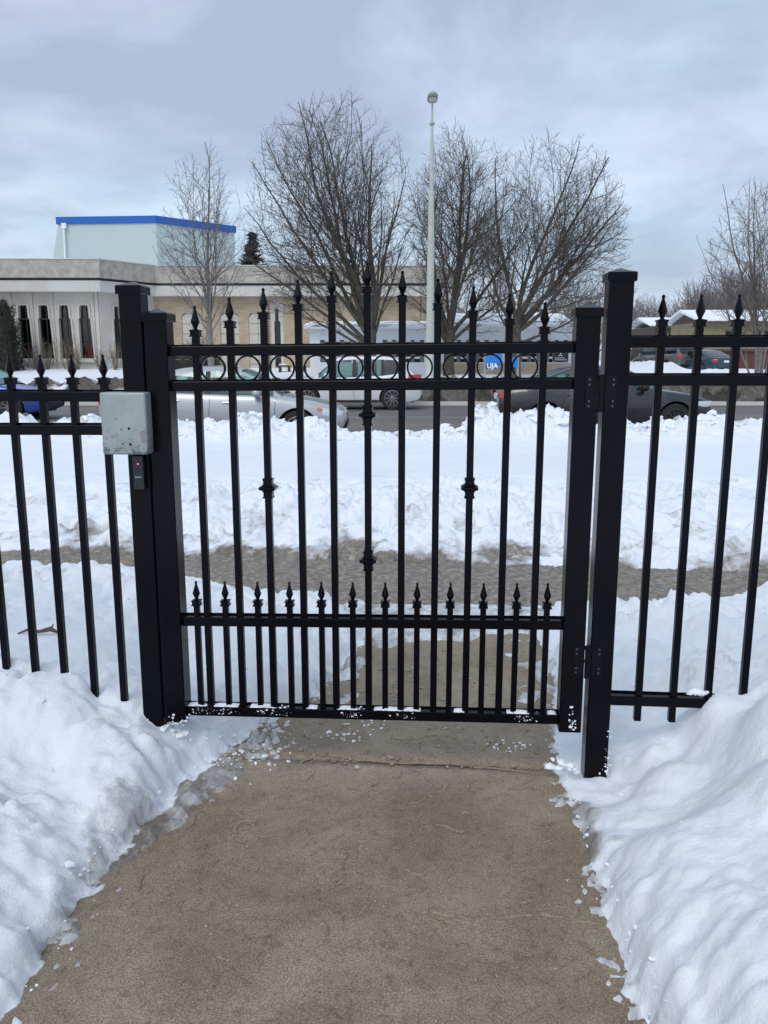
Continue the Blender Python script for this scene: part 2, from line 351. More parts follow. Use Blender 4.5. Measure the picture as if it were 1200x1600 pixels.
def panel_hole(outer, holes, y0, y1): # outline in x,z with openings; front at y0, back at y1
    mb = MB(); loops = [outer] + holes
    v2 = [[Vector((x, z, 0)) for x, z in l] for l in loops]
    tris = geometry.tessellate_polygon(v2); flat = [p for l in loops for p in l]; n = len(flat)
    vs = [(x, y0, z) for x, z in flat] + [(x, y1, z) for x, z in flat]
    fs = [tuple(t) for t in tris] + [tuple(i + n for i in reversed(t)) for t in tris]
    k = 0
    for l in loops:
        m = len(l)
        for i in range(m): a, b = k + i, k + (i + 1) % m; fs.append((a, b, b + n, a + n))
        k += m
    mb.add(vs, fs); return mb

# ------------------------------------------------------------------ vectorised gradient noise
_rs = np.random.RandomState(5); _perm = _rs.permutation(512).astype(np.int64); _perm = np.concatenate([_perm, _perm, _perm])
_ga = _rs.rand(512) * 2 * np.pi; _gx, _gy = np.cos(_ga), np.sin(_ga)
def pn(x, y):
    xi = np.floor(x).astype(np.int64); yi = np.floor(y).astype(np.int64); xf = x - xi; yf = y - yi; xi %= 512; yi %= 512
    def g(ix, iy, fx, fy):
        h = _perm[_perm[ix % 512] + iy % 512] % 512; return _gx[h] * fx + _gy[h] * fy
    u = xf ** 3 * (xf * (xf * 6 - 15) + 10); v = yf ** 3 * (yf * (yf * 6 - 15) + 10)
    a = g(xi, yi, xf, yf); b = g(xi + 1, yi, xf - 1, yf); c = g(xi, yi + 1, xf, yf - 1); d = g(xi + 1, yi + 1, xf - 1, yf - 1)
    return (a + u * (b - a)) * (1 - v) + (c + u * (d - c)) * v
def fbm(x, y, f, o=4, g=0.5, off=0.0):
    r = 0; a = 1.0
    for i in range(o): r = r + a * pn(x * f + off + i * 17.3, y * f + off * 1.7 + i * 9.1); a *= g; f *= 2.03
    return r
def billow(x, y, f, o=3, off=0.0):
    r = 0; a = 1.0
    for i in range(o): r = r + a * (0.35 - np.abs(pn(x * f + off + i * 11.3, y * f + off + i * 5.1)) ); a *= 0.5; f *= 2.1
    return r
def chunks(x, y, cell, seed=0): # broken clods: every cell its own height and tilt
    gx_, gy_ = np.floor(x / cell).astype(np.int64), np.floor(y / cell).astype(np.int64)
    b1 = np.full(x.shape, 9.0); b2 = np.full(x.shape, 9.0); hh = np.zeros(x.shape)
    for i in (-1, 0, 1):
        for j in (-1, 0, 1):
            ix, iy = gx_ + i, gy_ + j; k = _perm[_perm[(ix + seed * 31) % 512] + (iy + seed * 17) % 512] % 512; k2 = _perm[k + 7] % 512; k3 = _perm[k2 + 3] % 512
            cx = (ix + k / 512.0) * cell; cy = (iy + k2 / 512.0) * cell; ddx, ddy = (x - cx) / cell, (y - cy) / cell; d = np.sqrt(ddx ** 2 + ddy ** 2)
            h = k3 / 512.0 + _gx[k] * ddx * .7 + _gy[k] * ddy * .7
            m1 = d < b1; b2 = np.where(m1, b1, np.minimum(b2, d)); hh = np.where(m1, h, hh); b1 = np.where(m1, d, b1)
    return (hh - .5) * np.clip((b2 - b1) * 3.5, 0, 1) - .25 * (1 - np.clip((b2 - b1) * 4, 0, 1))
def sstep(a, b, x): t = np.clip((x - a) / (b - a), 0, 1); return t * t * (3 - 2 * t)
def grid_mesh(name, xs, ys, fn, m, kind=None, label=None, cat=None):
    X, Y = np.meshgrid(xs, ys); Z, D = fn(X, Y); nx, ny = len(xs), len(ys)
    co = np.stack([X, Y, Z], -1).reshape(-1, 3).astype(np.float32)
    i = np.arange(ny - 1)[:, None] * nx + np.arange(nx - 1)[None, :]
    q = np.stack([i, i + 1, i + nx + 1, i + nx], -1).reshape(-1, 4).astype(np.int32)
    me = bpy.data.meshes.new(name); me.vertices.add(len(co)); me.vertices.foreach_set('co', co.ravel())
    me.loops.add(q.size); me.loops.foreach_set('vertex_index', q.ravel()); me.polygons.add(len(q))
    me.polygons.foreach_set('loop_start', np.arange(0, q.size, 4, dtype=np.int32)); me.polygons.foreach_set('use_smooth', np.ones(len(q), bool))
    me.update(calc_edges=True); a = me.attributes.new('dirt', 'FLOAT', 'POINT'); a.data.foreach_set('value', D.ravel().astype(np.float32))
    me.materials.append(m); o = bpy.data.objects.new(name, me); C.objects.link(o); tag(o, label, cat, kind=kind); return o

# ------------------------------------------------------------------ ground and snow
LY = [0.5, 1.2, 1.66, 2.1, 2.42, 2.62, 2.88, 3.14, 3.4, 3.87, 4.2, 4.9]; LX = [-0.98, -0.93, -0.88, -0.83, -0.77, -0.70, -0.62, -0.51, -0.30, -0.15, -0.10, -0.3]
RY = [0.5, 1.2, 1.6, 2.0, 2.4, 2.62, 2.8, 3.0, 3.3, 3.6, 4.3, 4.9]; RX = [0.60, 0.59, 0.585, 0.60, 0.625, 0.64, 0.655, 0.68, 0.74, 0.82, 0.86, 1.1]
CTRL = [(-1.2, 0.6, .40), (-1.5, 1.2, .44), (-2.6, 1.4, .5), (-1.15, 1.8, .24), (-1.7, 2.0, .36), (-2.6, 2.3, .40), (-1.15, 2.4, .17), (-1.45, 2.45, .24), (-1.9, 2.75, .40), (-2.5, 2.95, .44), (-.90, 2.70, .26), (-.95, 2.78, .29), (-1.07, 2.80, .27), (-1.18, 2.81, .35), (-1.30, 2.82, .36), (-1.5, 2.84, .37),
        (-0.82, 2.92, .22), (-0.85, 3.3, .17), (-1.35, 3.1, .36), (-1.9, 3.3, .36), (-2.6, 3.6, .44), (-0.6, 3.7, .22), (-1.1, 3.9, .34), (-1.7, 4.2, .40), (-2.4, 4.3, .40), (-3.2, 4.4, .33), (-0.5, 4.3, .20), (-4.5, 4.0, .4),
        (1.0, 0.7, .40), (0.95, 1.3, .42), (1.35, 1.6, .55), (0.90, 1.9, .30), (1.2, 2.0, .46), (0.80, 2.35, .13), (0.95, 2.45, .20), (1.3, 2.35, .50), (1.5, 2.6, .50), (1.18, 2.62, .36), (1.0, 2.62, .14), (0.80, 2.62, .0), (0.76, 2.52, .0), (0.74, 2.66, .0), (0.85, 2.9, .05), (1.05, 3.0, .10), (1.35, 3.1, .30), (2.0, 2.9, .56), (2.6, 3.2, .55),
        (1.2, 3.6, .14), (1.7, 3.8, .26), (2.3, 4.0, .36), (1.2, 4.4, .13), (1.9, 4.5, .17), (3.0, 4.4, .34), (4.5, 3.8, .4)]
CTRL = np.array(CTRL)
def near_fn(X, Y):
    W = 0; S = 0
    for (cx, cy, cz) in CTRL:
        w = 1.0 / (((X - cx) ** 2 + (Y - cy) ** 2) + 0.006) ** 1.7; W = W + w; S = S + w * cz
    B = S / W
    wob = 0.030 * fbm(X, Y, 3.1, 4, off=3) + 0.022 * fbm(X, Y, 13, 3, off=8)
    dl = np.interp(Y, LY, LX) - X; dr = X - np.interp(Y, RY, RX)
    dp = np.where(Y < 4.9, np.maximum(dl, dr), 9.0) + wob * 1.6
    near_e = 4.78 - 0.06 * X - 0.10 * sstep(0, -2.0, X); far_e = 5.86 - 0.11 * X
    db = np.maximum(near_e - Y, Y - far_e) + wob * 2.5
    d = np.minimum(dp, db)
    # boulevard snow and the ploughed ridge along the road
    t = sstep(0.0, 1.7, Y - far_e)
    blv = 0.08 + 0.22 * t + 0.03 * fbm(X, Y, 0.5, 3) + (0.09 * (billow(X, Y, 1.9, 4, 4.0) - .2) + .07 * chunks(X, Y, .4, 5) + .04 * chunks(X, Y, .17, 6)) * (1 - sstep(7.4, 8.6, Y))
    rc = 12.75 + 0.25 * fbm(X, Y * 0, 0.35, 3, off=2)
    sx = X / 12.75
    rh = 0.22 + 0.04 * sstep(-0.10, -0.2, sx) + 0.20 * (sstep(0.098, 0.118, sx) * (1 - sstep(0.22, 0.27, sx))) + 0.06 * sstep(0.3, 0.36, sx) - 0.20 * (sstep(-0.07, -0.04, sx) * (1 - sstep(0.09, 0.11, sx)))
    ridge = rh * np.exp(-((Y - rc) / 0.75) ** 2) * (1 + 1.1 * (billow(X, Y, 2.1, 4, 7.0) - 0.34)) + 0.09 * (billow(X, Y, 3.3, 4, 1.0) - 0.34) * np.exp(-((Y - rc) / 0.9) ** 2) + (.16 * chunks(X, Y, .55, 8) + .09 * chunks(X, Y, .25, 9)) * np.exp(-((Y - rc) / 0.8) ** 2)
    blv = blv + ridge
    blv = blv * (1 - sstep(13.5, 14.3, Y + 0.15 * fbm(X, Y, 1.2, 3))) - 0.14 * sstep(13.9, 14.4, Y)
    far = sstep(5.3, 5.6, Y)
    B = B * (1 - far) + np.maximum(blv, -0.13) * far
    # lumps
    soft = 0.050 * fbm(X, Y, 1.6, 3, off=1) + 0.045 * billow(X, Y, 2.6, 3, 2.5)
    lump = 0.040 * billow(X, Y, 6.5, 4, 3.0) + 0.010 * fbm(X, Y, 22, 3, off=5)
    lm = sstep(-0.2, 0.25, fbm(X, Y, 0.9, 2, off=12))
    wx_, wy_ = X + .03 * fbm(X, Y, 7, 2, off=40), Y + .03 * fbm(X, Y, 7, 2, off=44)
    cm = sstep(-0.12, 0.22, fbm(X, Y, 1.1, 2, off=50))
    ch = (0.110 * chunks(wx_, wy_, .26, 1) + 0.060 * chunks(wx_, wy_, .10, 2) + 0.026 * chunks(wx_, wy_, .042, 3)) * (.30 + .55 * cm)
    lump = lump * .25 + ch + .008 * fbm(X, Y, 30, 3, off=60)
    rough = (soft * 0.6 + lump * (0.55 + 0.45 * lm)) * np.where(Y > 8, 0.22, 1.0) * np.where(Y > 7, np.clip((8.2 - Y), 0.22, 1), 1)
    rough = np.where(Y > 12.0, rough * 1.5 - 0.02, rough)
    k = np.where(X < 0, 0.20, 0.16)
    rise = 1 - np.exp(-np.maximum(d, 0) / k)
    k2 = 1 - np.exp(-np.maximum(d, 0) / 0.03)
    h = B * rise + rough * (0.25 + 0.75 * rise) * k2 + 0.018 * k2 * (1 - rise)
    # cleared: below the slab
    slush_band = 0.004 + 0.016 * billow(X * .7, Y * 2.0, 9, 4, 2.0) + 0.012 * fbm(X * .5, Y * 2.2, 22, 4)
    inpath = -0.02 + 0.012 * fbm(X, Y, 9, 3, off=6)
    patch = sstep(4.05, 4.35, Y + 0.25 * fbm(X, Y, 2.5, 3, off=4)) * (1 - sstep(4.7, 4.9, Y))
    inpath = inpath + patch * 0.042 + .034 * sstep(.02, .22, fbm(X, Y, 5, 4, off=80)) * sstep(3.05, 3.3, Y) * sstep(.0, -.28, np.maximum(dl, dr) * -1 - .32)
    ice = sstep(0.18, 0.0, -dl + 0.10 * fbm(X, Y, 4, 3, off=21)) * sstep(2.05, 2.3, Y) * (1 - sstep(2.75, 2.95, Y))
    inpath = inpath + ice * 0.026
    crz = np.exp(np.minimum(d, 0) / .10) * (Y < 4.3) * sstep(-.35, .2, fbm(X, Y, 3.3, 2, off=70)) + 1.3 * np.exp(-(((X + .50) / .16) ** 2 + ((Y - 2.98) / .16) ** 2)) * (Y < 3.4)
    inpath = inpath + np.clip(crz, 0, 1.2) * (0.020 + 0.045 * chunks(X, Y, .028, 4) + .022 * fbm(X, Y, 30, 3, off=72))
    low = np.where(db < 0, slush_band, inpath)
    bl = sstep(0, 0.05, d)
    Z = np.where(d > 0, low * (1 - bl) * 0.3 + h * np.maximum(bl, 0.2), low)
    Z = np.where(Y > 14.35, -0.2, Z)
    # dirt
    D = 0.36 * np.exp(-np.maximum(d, 0) / 0.05) * (0.55 + 0.9 * fbm(X, Y, 5, 3, off=9))
    D = np.where(d <= 0, 0.30 + 0.15 * fbm(X, Y, 6, 2), D)
    D = np.where((d <= 0) & (ice > 0.2) & (db > 0), 0.42, D)
    D = np.where((db < 0.0), 0.92 + 0.55 * fbm(X * .5, Y * 3.0, 3.0, 5, off=13), D)
    D = D + np.where((Y > 5.4), 0.55 * np.exp(-np.maximum(Y - far_e, 0) / 0.38) * (0.6 + 1.1 * fbm(X, Y * 2.2, 1.7, 4, off=3)), 0) * (db >= 0)
    D = D + 0.20 * sstep(0.0, 0.35, fbm(X, Y * 1.8, 2.2, 4, off=31)) * (Y > 5.9) * (1 - sstep(8.0, 9.0, Y))
    D = D + 0.34 * sstep(0.02, 0.38, fbm(X, Y, 2.6, 4, off=15)) * sstep(12.0, 12.6, Y) + 0.5 * sstep(13.5, 14.0, Y)
    D = D + 0.24 * np.exp(-((X - (-0.86)) ** 2 / 0.012 + (Y - 2.25) ** 2 / 0.09))
    D = D + 0.32 * np.exp(-(dr - 0.05) ** 2 / 0.006) * (Y < 2.5) * sstep(-0.1, 0.3, fbm(X, Y, 4, 3, off=18))
    return Z, np.clip(D, 0, 1.6)
def stretch(a, b, d0, grow, dmax):
    out = [a]; d = d0
    while out[-1] < b: out.append(out[-1] + d); d = min(d * grow, dmax)
    return out
xr = stretch(0, 9.5, 0.0125, 1.0, 1); xr = [x for x in xr if x <= 1.7]; xr += stretch(1.7125, 13, 0.0127, 1.022, 0.13)
xs_near = np.array(sorted([-x for x in xr[1:]] + xr))
ys_near = np.array(list(np.arange(0.55, 1.3, 0.03)) + stretch(1.3, 14.6, 0.0105, 1.0026, 0.05))
snow_near = grid_mesh('snow_ground', xs_near, ys_near, near_fn, M['snow'], 'structure', 'trodden white snow lying beside the path and along the near kerb')
def snow_z(x, y):
    Z, _ = near_fn(np.array([[x]], float), np.array([[y]], float)); return float(Z[0, 0])

# far lawn with ploughed dirty bank along the far kerb
def far_fn(X, Y):
    e = 28.3 + 0.25 * fbm(X, Y * 0, 0.4, 3)
    d = Y - e
    base = (0.50 * sstep(0, 0.9, d) + 0.15 * sstep(1, 6, d) + 0.35 * sstep(8, 22, d)) * (1 - sstep(26, 33.5, np.abs(X))) - .42 * sstep(9, 12.5, X) * sstep(41.5, 43.5, Y) * (1 - sstep(24, 32, X)) * (1 - sstep(56, 64, Y)) * (1 - sstep(70, 79, Y))
    bank = (0.10 + 0.62 * np.clip(billow(X, Y, 0.9, 5, 3.0) - .12, -0.3, 1) + .16 * billow(X, Y, 3.5, 3, 9)) * np.exp(-((d - 0.8) / 0.8) ** 2)
    Z = base + bank + 0.05 * fbm(X, Y, 0.7, 4) + 0.05 * billow(X, Y, 2.3, 3) * np.exp(-np.abs(d - 1) / 2)
    sx = X / Y
    pile = np.exp(-((Y - 39) / 2.6) ** 2) * (0.62 * sstep(0.25, 0.31, sx) * (1 - sstep(0.33, 0.375, sx)) + 0.30 * sstep(0.33, 0.36, sx) * (1 - sstep(0.62, 0.7, sx))) * (1 + 1.0 * (billow(X, Y, 0.8, 4, 5) - .3)) + .05 * billow(X, Y, 1.6, 3, 2) * sstep(0.25, 0.3, sx) * np.exp(-((Y - 39) / 2.6) ** 2)
    Z = Z + pile
    Z = np.where(d < 0, -0.16, Z)
    D = 1.5 * np.exp(-np.maximum(d - 0.15, 0) / 0.75) + 1.1 * fbm(X, Y * 1.5, 0.9, 5, off=4) * np.exp(-np.maximum(d - 0.6, 0) / 1.0)
    return Z, np.clip(D, 0, 1.6)
snow_far = grid_mesh('snow_lawn', np.arange(-34, 34, 0.14), np.array(list(np.arange(27.6, 31.5, 0.07)) + list(np.arange(31.55, 48, 0.2)) + list(np.arange(48, 80, 0.8))), far_fn, M['far_snow'], 'structure', 'snow covered lawn beyond the road with a dirty ploughed edge')
MB().add([(-900, 28.6, -0.14), (900, 28.6, -0.14), (900, 1500, -0.14), (-900, 1500, -0.14)], [(0, 1, 2, 3)]).build('ground', M['clean_snow'], fixn=False)['kind'] = 'structure'
MB().add([(-900, -60, -0.09), (900, -60, -0.09), (900, 13.7, -0.09), (-900, 13.7, -0.09)], [(0, 1, 2, 3)]).build('near_ground', M['clean_snow'], fixn=False)['kind'] = 'structure'
MB().add([(x, y, -.07) for x, y in ((-300, 13.6), (300, 13.6), (300, 28.9), (-300, 28.9))], [(0, 1, 2, 3)]).build('road', M['asphalt'], fixn=False)['kind'] = 'structure'
M['line'] = mat('worn_lane_paint', (0.33, 0.31, 0.22), 0.7, noise=(2.5, (0.17, 0.16, 0.135), 0.42, 0.6))
M['linew'] = mat('worn_white_paint', (0.30, 0.30, 0.29), 0.7, noise=(1.5, (0.16, 0.155, 0.15), 0.42, 0.58))
for nm, y, w, m in (('lane_line', 19.7, 0.13, 'line'), ('lane_line', 24.6, 0.12, 'linew')):
    MB().add([(-300, y, -.066), (300, y, -.066), (300, y + w, -.066), (-300, y + w, -.066)], [(0, 1, 2, 3)]).build(nm, M[m], fixn=False)['kind'] = 'structure'
MB().box(-300, 300, 28.15, 28.35, -0.12, 0.06).build('kerb', M['conc_light'])['kind'] = 'structure'

# walk leading through the gate: separate slabs with open joints
walk = empty('path', (0, 0, 0), -PHI); walk['kind'] = 'structure'
joints = [-0.6, 0.98, 2.80, 4.70]
for i in range(len(joints) - 1):
    nx, ny = 60, 40; x0, x1 = -1.02, 0.52; y0, y1 = joints[i] + 0.004, joints[i + 1] - 0.004
    xs = np.linspace(x0, x1, nx); ys = np.linspace(y0, y1, ny); X, Y = np.meshgrid(xs, ys)
    Z = 0.0012 * fbm(X, Y, 5, 4, off=i) - 0.004 * (np.exp(-(Y - y0) / 0.008) + np.exp(-(y1 - Y) / 0.008)) - 0.004 * np.exp(-(x1 - X) / 0.01) + rnd.uniform(-0.001, 0.001)
    vs = [(float(a), float(b), float(c)) for a, b, c in zip(X.ravel(), Y.ravel(), Z.ravel())]
    fs = [(j * nx + k, j * nx + k + 1, (j + 1) * nx + k + 1, (j + 1) * nx + k) for j in range(ny - 1) for k in range(nx - 1)]
    nb = len(vs); rim = [k for k in range(nx)] + [j * nx + nx - 1 for j in range(1, ny)] + [(ny - 1) * nx + k for k in range(nx - 2, -1, -1)] + [j * nx for j in range(ny - 2, 0, -1)]
    vs += [(vs[r][0], vs[r][1], -0.06) for r in rim]; m_ = len(rim)
    fs += [(rim[(k + 1) % m_], rim[k], nb + k, nb + (k + 1) % m_) for k in range(m_)]
    MB().add(vs, fs).build('slab', M['concrete'], walk, smooth=True, fixn=False)
side = empty('sidewalk', (0, 0, 0), -R(5)); side['kind'] = 'structure'
for k in range(-9, 9):
    MB().box(k * 1.5 + 0.004, k * 1.5 + 1.496, 4.715, 6.3, -0.08, -0.008).build('slab', M['concrete'], side)

# frozen mud ridges and crumbs on the walk
def arcs():
    mb = MB(); rs = random.Random(3)
    for i in range(120):
        x = rs.uniform(-0.85, 0.6); y = rs.uniform(1.15, 2.9) if i < 110 else rs.uniform(2.8, 4.1)
        if x < -0.3 and rs.random() < 0.6: continue
        rr = rs.uniform(0.015, 0.075); a0 = rs.uniform(0, 6.28); span = rs.uniform(0.7, 2.2); w = rs.uniform(0.0025, 0.006); h = rs.uniform(0.0015, 0.0045); n = 12
        base = len(mb.v)
        for k in range(n + 1):
            t = k / n; a = a0 + span * t; env = math.sin(math.pi * min(max(t, .02), .98)) ** 0.7
            r2 = rr * (1 + 0.25 * math.sin(3 * a + i)); ww = w * env
            for (o_, z_) in ((-ww, -0.001), (-ww * .4, h * env), (ww * .3, h * env * .9), (ww * 1.3, -0.001)):
                mb.v.append((x + (r2 + o_) * math.cos(a), y + (r2 + o_) * math.sin(a) * 1.2, 0.001 + z_))
        for k in range(n):
            for j in range(3): mb.f.append((base + k * 4 + j, base + k * 4 + j + 1, base + (k + 1) * 4 + j + 1, base + (k + 1) * 4 + j))
    # long thin ridge beside the joint
    for (xa, ya, xb, yb) in ((-0.30, 2.86, 0.62, 2.72), (0.02, 2.98, 0.30, 3.02), (0.1, 1.96, 0.6, 1.93)):
        base = len(mb.v); n = 40
        for k in range(n + 1):
            t = k / n; x = xa + (xb - xa) * t; y = ya + (yb - ya) * t + 0.012 * math.sin(9 * t + 2) + rs.uniform(-.003, .003); w = rs.uniform(.002, .007); h = rs.uniform(.001, .006)
            for (o_, z_) in ((-w, -0.001), (-w * .4, h), (w * .4, h * .8), (w * 1.4, -0.001)): mb.v.append((x, y + o_, 0.001 + z_))
        for k in range(n):
            for j in range(3): mb.f.append((base + k * 4 + j, base + k * 4 + j + 1, base + (k + 1) * 4 + j + 1, base + (k + 1) * 4 + j))
    return mb
tag(arcs().build('frozen_mud', M['concrete'], smooth=True), 'small frozen mud ridges stuck to the wet concrete path', 'mud', kind='stuff')
def blob(mb, x, y, z, r, rs, flat=0.7):
    t = (1 + 5 ** .5) / 2
    ico = [(-1, t, 0), (1, t, 0), (-1, -t, 0), (1, -t, 0), (0, -1, t), (0, 1, t), (0, -1, -t), (0, 1, -t), (t, 0, -1), (t, 0, 1), (-t, 0, -1), (-t, 0, 1)]
    fc = [(0, 11, 5), (0, 5, 1), (0, 1, 7), (0, 7, 10), (0, 10, 11), (1, 5, 9), (5, 11, 4), (11, 10, 2), (10, 7, 6), (7, 1, 8), (3, 9, 4), (3, 4, 2), (3, 2, 6), (3, 6, 8), (3, 8, 9), (4, 9, 5), (2, 4, 11), (6, 2, 10), (8, 6, 7), (9, 8, 1)]
    sx, sy = rs.uniform(.7, 1.3), rs.uniform(.7, 1.3)
    mb.add([(x + a * r * .53 * sx * rs.uniform(.55, 1.35), y + b * r * .53 * sy * rs.uniform(.55, 1.35), z + c * r * .53 * flat * rs.uniform(.55, 1.35)) for a, b, c in ico], fc)
rs = random.Random(11); crumbs = MB(); snowbits = MB()
for i in range(900):
    x = rs.uniform(-0.9, 0.66); y = rs.uniform(1.1, 4.3); blob(crumbs, x, y, 0.0015, rs.choice([.0015, .002, .0025, .003, .004]), rs)
for i in range(160):
    x = rs.gauss(0.1, 0.4); y = rs.uniform(2.75, 4.0)
    if -0.6 < x < 0.7: blob(crumbs, x, y, 0.003, rs.uniform(.004, .012), rs)
tag(crumbs.build('grit', M['mud_crumb'], fixn=False), 'grit and crumbs of frozen dirt scattered on the concrete path', 'grit', kind='stuff')
def edge_bits(n, side, spread, rr):
    for i in range(n):
        y = rs.uniform(1.2, 3.1); x = (np.interp(y, LY, LX) + abs(rs.gauss(0, spread)) - .05) if side < 0 else (np.interp(y, RY, RX) - abs(rs.gauss(0, spread)) + .05)
        r = rs.choice(rr) * rs.uniform(.6, 1.2); blob(snowbits, x, y, max(snow_z(x, y), 0) + r * .25, r, rs)
edge_bits(110, -1, .04, [.0015, .002, .003, .004, .007]); edge_bits(90, 1, .025, [.0015, .002, .003, .004, .008])
for i in range(160): # crushed snow under the left end of the gate
    x = rs.gauss(-0.56, .075); y = rs.gauss(2.93, .13); r = rs.choice([.002, .003, .004, .006, .009]); blob(snowbits, x, y, max(snow_z(x, y), 0) + r * .3, r, rs)
for i in range(60):
    a = rs.choice([(0.50, 2.93), (-0.05, 3.12), (-0.15, 3.0)]); r = rs.uniform(.003, .008); blob(snowbits, rs.gauss(a[0], .05), rs.gauss(a[1], .03), r * .3, r, rs)
for i in range(80): # loose lumps lying on the banks
    x, y = rs.choice([(rs.uniform(-2.2, -0.9), rs.uniform(1.4, 3.6)), (rs.uniform(0.75, 1.9), rs.uniform(1.5, 3.4))]); r = rs.choice([.004, .006, .008, .011, .016]); blob(snowbits, x, y, snow_z(x, y) + r * .1, r, rs)
for i in range(500):
    x = rs.uniform(-5, 5.5); y = rs.gauss(12.7, .4); r = rs.choice([.02, .03, .05, .08]); blob(snowbits, x, y, snow_z(x, y) + r * .15, r, rs)
tag(snowbits.build('snow_crumbs', M['clean_snow'], fixn=False), 'loose crumbs and lumps of snow along the path edges', 'snow crumbs', kind='stuff')

# ------------------------------------------------------------------ gate, posts and fence
SQ = 0.7071
def sq(mb, prof, c): return mb.lathe([(r / SQ, h) for r, h in prof], 4, c, rot=math.pi / 4)
def finial_mesh():
    mb = MB(); mb.lathe([(.006, 0), (.0065, .004), (.0155, .024), (.0145, .028), (.0045, .064), (.004, .066), (.0055, .069), (.0055, .073), (.003, .077)], 8, rot=R(22.5)); return mb.mesh('finial', M['iron'])
def collar_mesh():
    mb = MB(); sq(mb, [(.0185, 0), (.0185, .004), (.0155, .0045), (.0155, .018), (.0185, .0185), (.0185, .0225), (.0155, .023), (.006, .0265)], (0, 0, 0)); return mb.mesh('collar', M['iron'])
def knuckle_mesh():
    mb = MB(); sq(mb, [(.0175, -.036), (.0175, -.031), (.0155, -.030), (.0155, -.014), (.018, -.013), (.018, -.010), (.029, -.004), (.029, .004), (.018, .010), (.018, .013), (.0155, .014), (.0155, .026), (.0175, .027), (.0175, .033)], (0, 0, 0)); return mb.mesh('knuckle', M['iron'])
ME_FIN, ME_COL, ME_KNU = finial_mesh(), collar_mesh(), knuckle_mesh()
RV = 0.039   # picket centre behind the front face of the posts
def picket(root, u, z0, ztip, v=RV, w=.0118, knuckles=(), k=1.0):
    ztop = ztip - (.077 + .0255) * k
    o = MB().box(-w, w, -w, w, 0, ztop - z0 + .012).build('picket', M['iron'], root, bevel=.0018, seg=1, loc=(u, v, z0))
    inst('collar', ME_COL, o, (0, 0, ztop - z0), scale=(k, k, k)); inst('finial', ME_FIN, o, (0, 0, ztop - z0 + .0255 * k), scale=(k, k, k))
    for kz in knuckles: inst('knuckle', ME_KNU, o, (0, 0, kz - z0))
    return o
def rail(root, ua, za, ub, zb, h=.033, v0=RV - .019, v1=RV + .019, name='rail'): # za/zb: centre heights
    a = [(ua, v0, za - h / 2), (ua, v1, za - h / 2), (ua, v1, za + h / 2), (ua, v0, za + h / 2)]; b = [(ub, v0, zb - h / 2), (ub, v1, zb - h / 2), (ub, v1, zb + h / 2), (ub, v0, zb + h / 2)]
    o = MB().hexa(a, b).build(name, M['iron'], root, bevel=.0025, seg=2)
    # punched channel rail: a lip standing behind the pickets
    l = [(ua, v1 - .003, za + h / 2 - .002), (ua, v1, za + h / 2 - .002), (ua, v1, za + h / 2 + .006), (ua, v1 - .003, za + h / 2 + .006)]; r_ = [(ub, y, z + zb - za) for (x, y, z) in l]
    MB().hexa(l, r_).build('lip', M['iron'], o)
    return o
def capped(root, u0, u1, zb, zt, nm, v0=0.0): # square hollow section with pressed cap
    w = u1 - u0
    o = MB().box(u0, u1, v0, v0 + w, zb, zt - .030).build(nm, M['iron'], root, bevel=.004, seg=2)
    cx, cy = (u0 + u1) / 2, v0 + w / 2; h = w / 2
    mb = MB(); sq(mb, [(h + .0055, 0), (h + .0065, .002), (h + .0065, .026), (h + .004, .029), (h * .55, .036), (.004, .043)], (cx, cy, zt - .036))
    c = mb.build('cap', M['iron'], o); bevel_angle(c, 20)
    return o
gate = empty('gate', (P0[0], P0[1], 0), -PHI, 'closed black iron walk gate with ring frieze and arched spear pickets', 'gate')
sL0, sL1, sR0, sR1 = -1.535, -1.457, -0.097, -0.019
capped(gate, sR0, sR1, .195, 1.672, 'stile'); capped(gate, sL0, sL1, .180, 1.662, 'stile')
def railpx(pa, pb, h=.033, name='rail'):
    off = RV - .019
    (ua, za), (ub, zb) = G(*pa, off), G(*pb, off)
    k = (zb - za) / (ub - ua); return rail(gate, sL1, za + k * (sL1 - ua), sR0, zb + k * (sR0 - ub), h, name=name)
railpx((268, 549), (895, 543.5)); railpx((270, 604), (890, 600.5)); railpx((292, 971.5), (876, 977.5), .034); railpx((292, 1111), (872, 1125), .036)
xs_t = [304, 358, 411, 465, 518, 574, 629, 685, 740, 797, 852]; ys_t = [478, 464, 450, 437, 424, 409, 423, 435, 447, 459, 472]
def botz(u): (ua, za), (ub, zb) = G(292, 1106, .02), G(872, 1120, .02); return za + (zb - za) * (u - ua) / (ub - ua)
for i, (x, y) in enumerate(zip(xs_t, ys_t)):
    u, z = G(x, y, RV)
    kn = []
    if i in (2, 8): kn = [G(420 if i == 2 else 735, 762, RV)[1]]
    if i == 5: kn = [G(575, 648, RV)[1], G(576, 875, RV)[1]]
    picket(gate, u, botz(u) - .002, z, knuckles=kn)
for x in [306, 351, 402, 452, 502, 551, 602, 652, 704, 756, 808, 856]:
    u, z = G(x, 908 + (x - 306) * 0.006, RV); picket(gate, u, botz(u) - .002, z, w=.0102, k=.88)
def ring_mesh():
    mb = MB(); n = 36; r0, r1 = .0445, .0385
    prof = [(r1, -.006), (r0, -.006), (r0, .006), (r1, .006)]
    for k in range(n):
        a = 2 * math.pi * k / n
        for (r, y) in prof: mb.v.append((r * math.cos(a), y, r * math.sin(a)))
    for k in range(n):
        for j in range(4): mb.f.append((k * 4 + j, k * 4 + (j + 1) % 4, ((k + 1) % n) * 4 + (j + 1) % 4, ((k + 1) % n) * 4 + j))
    return mb.mesh('ring', M['iron'])
ME_RING = ring_mesh()
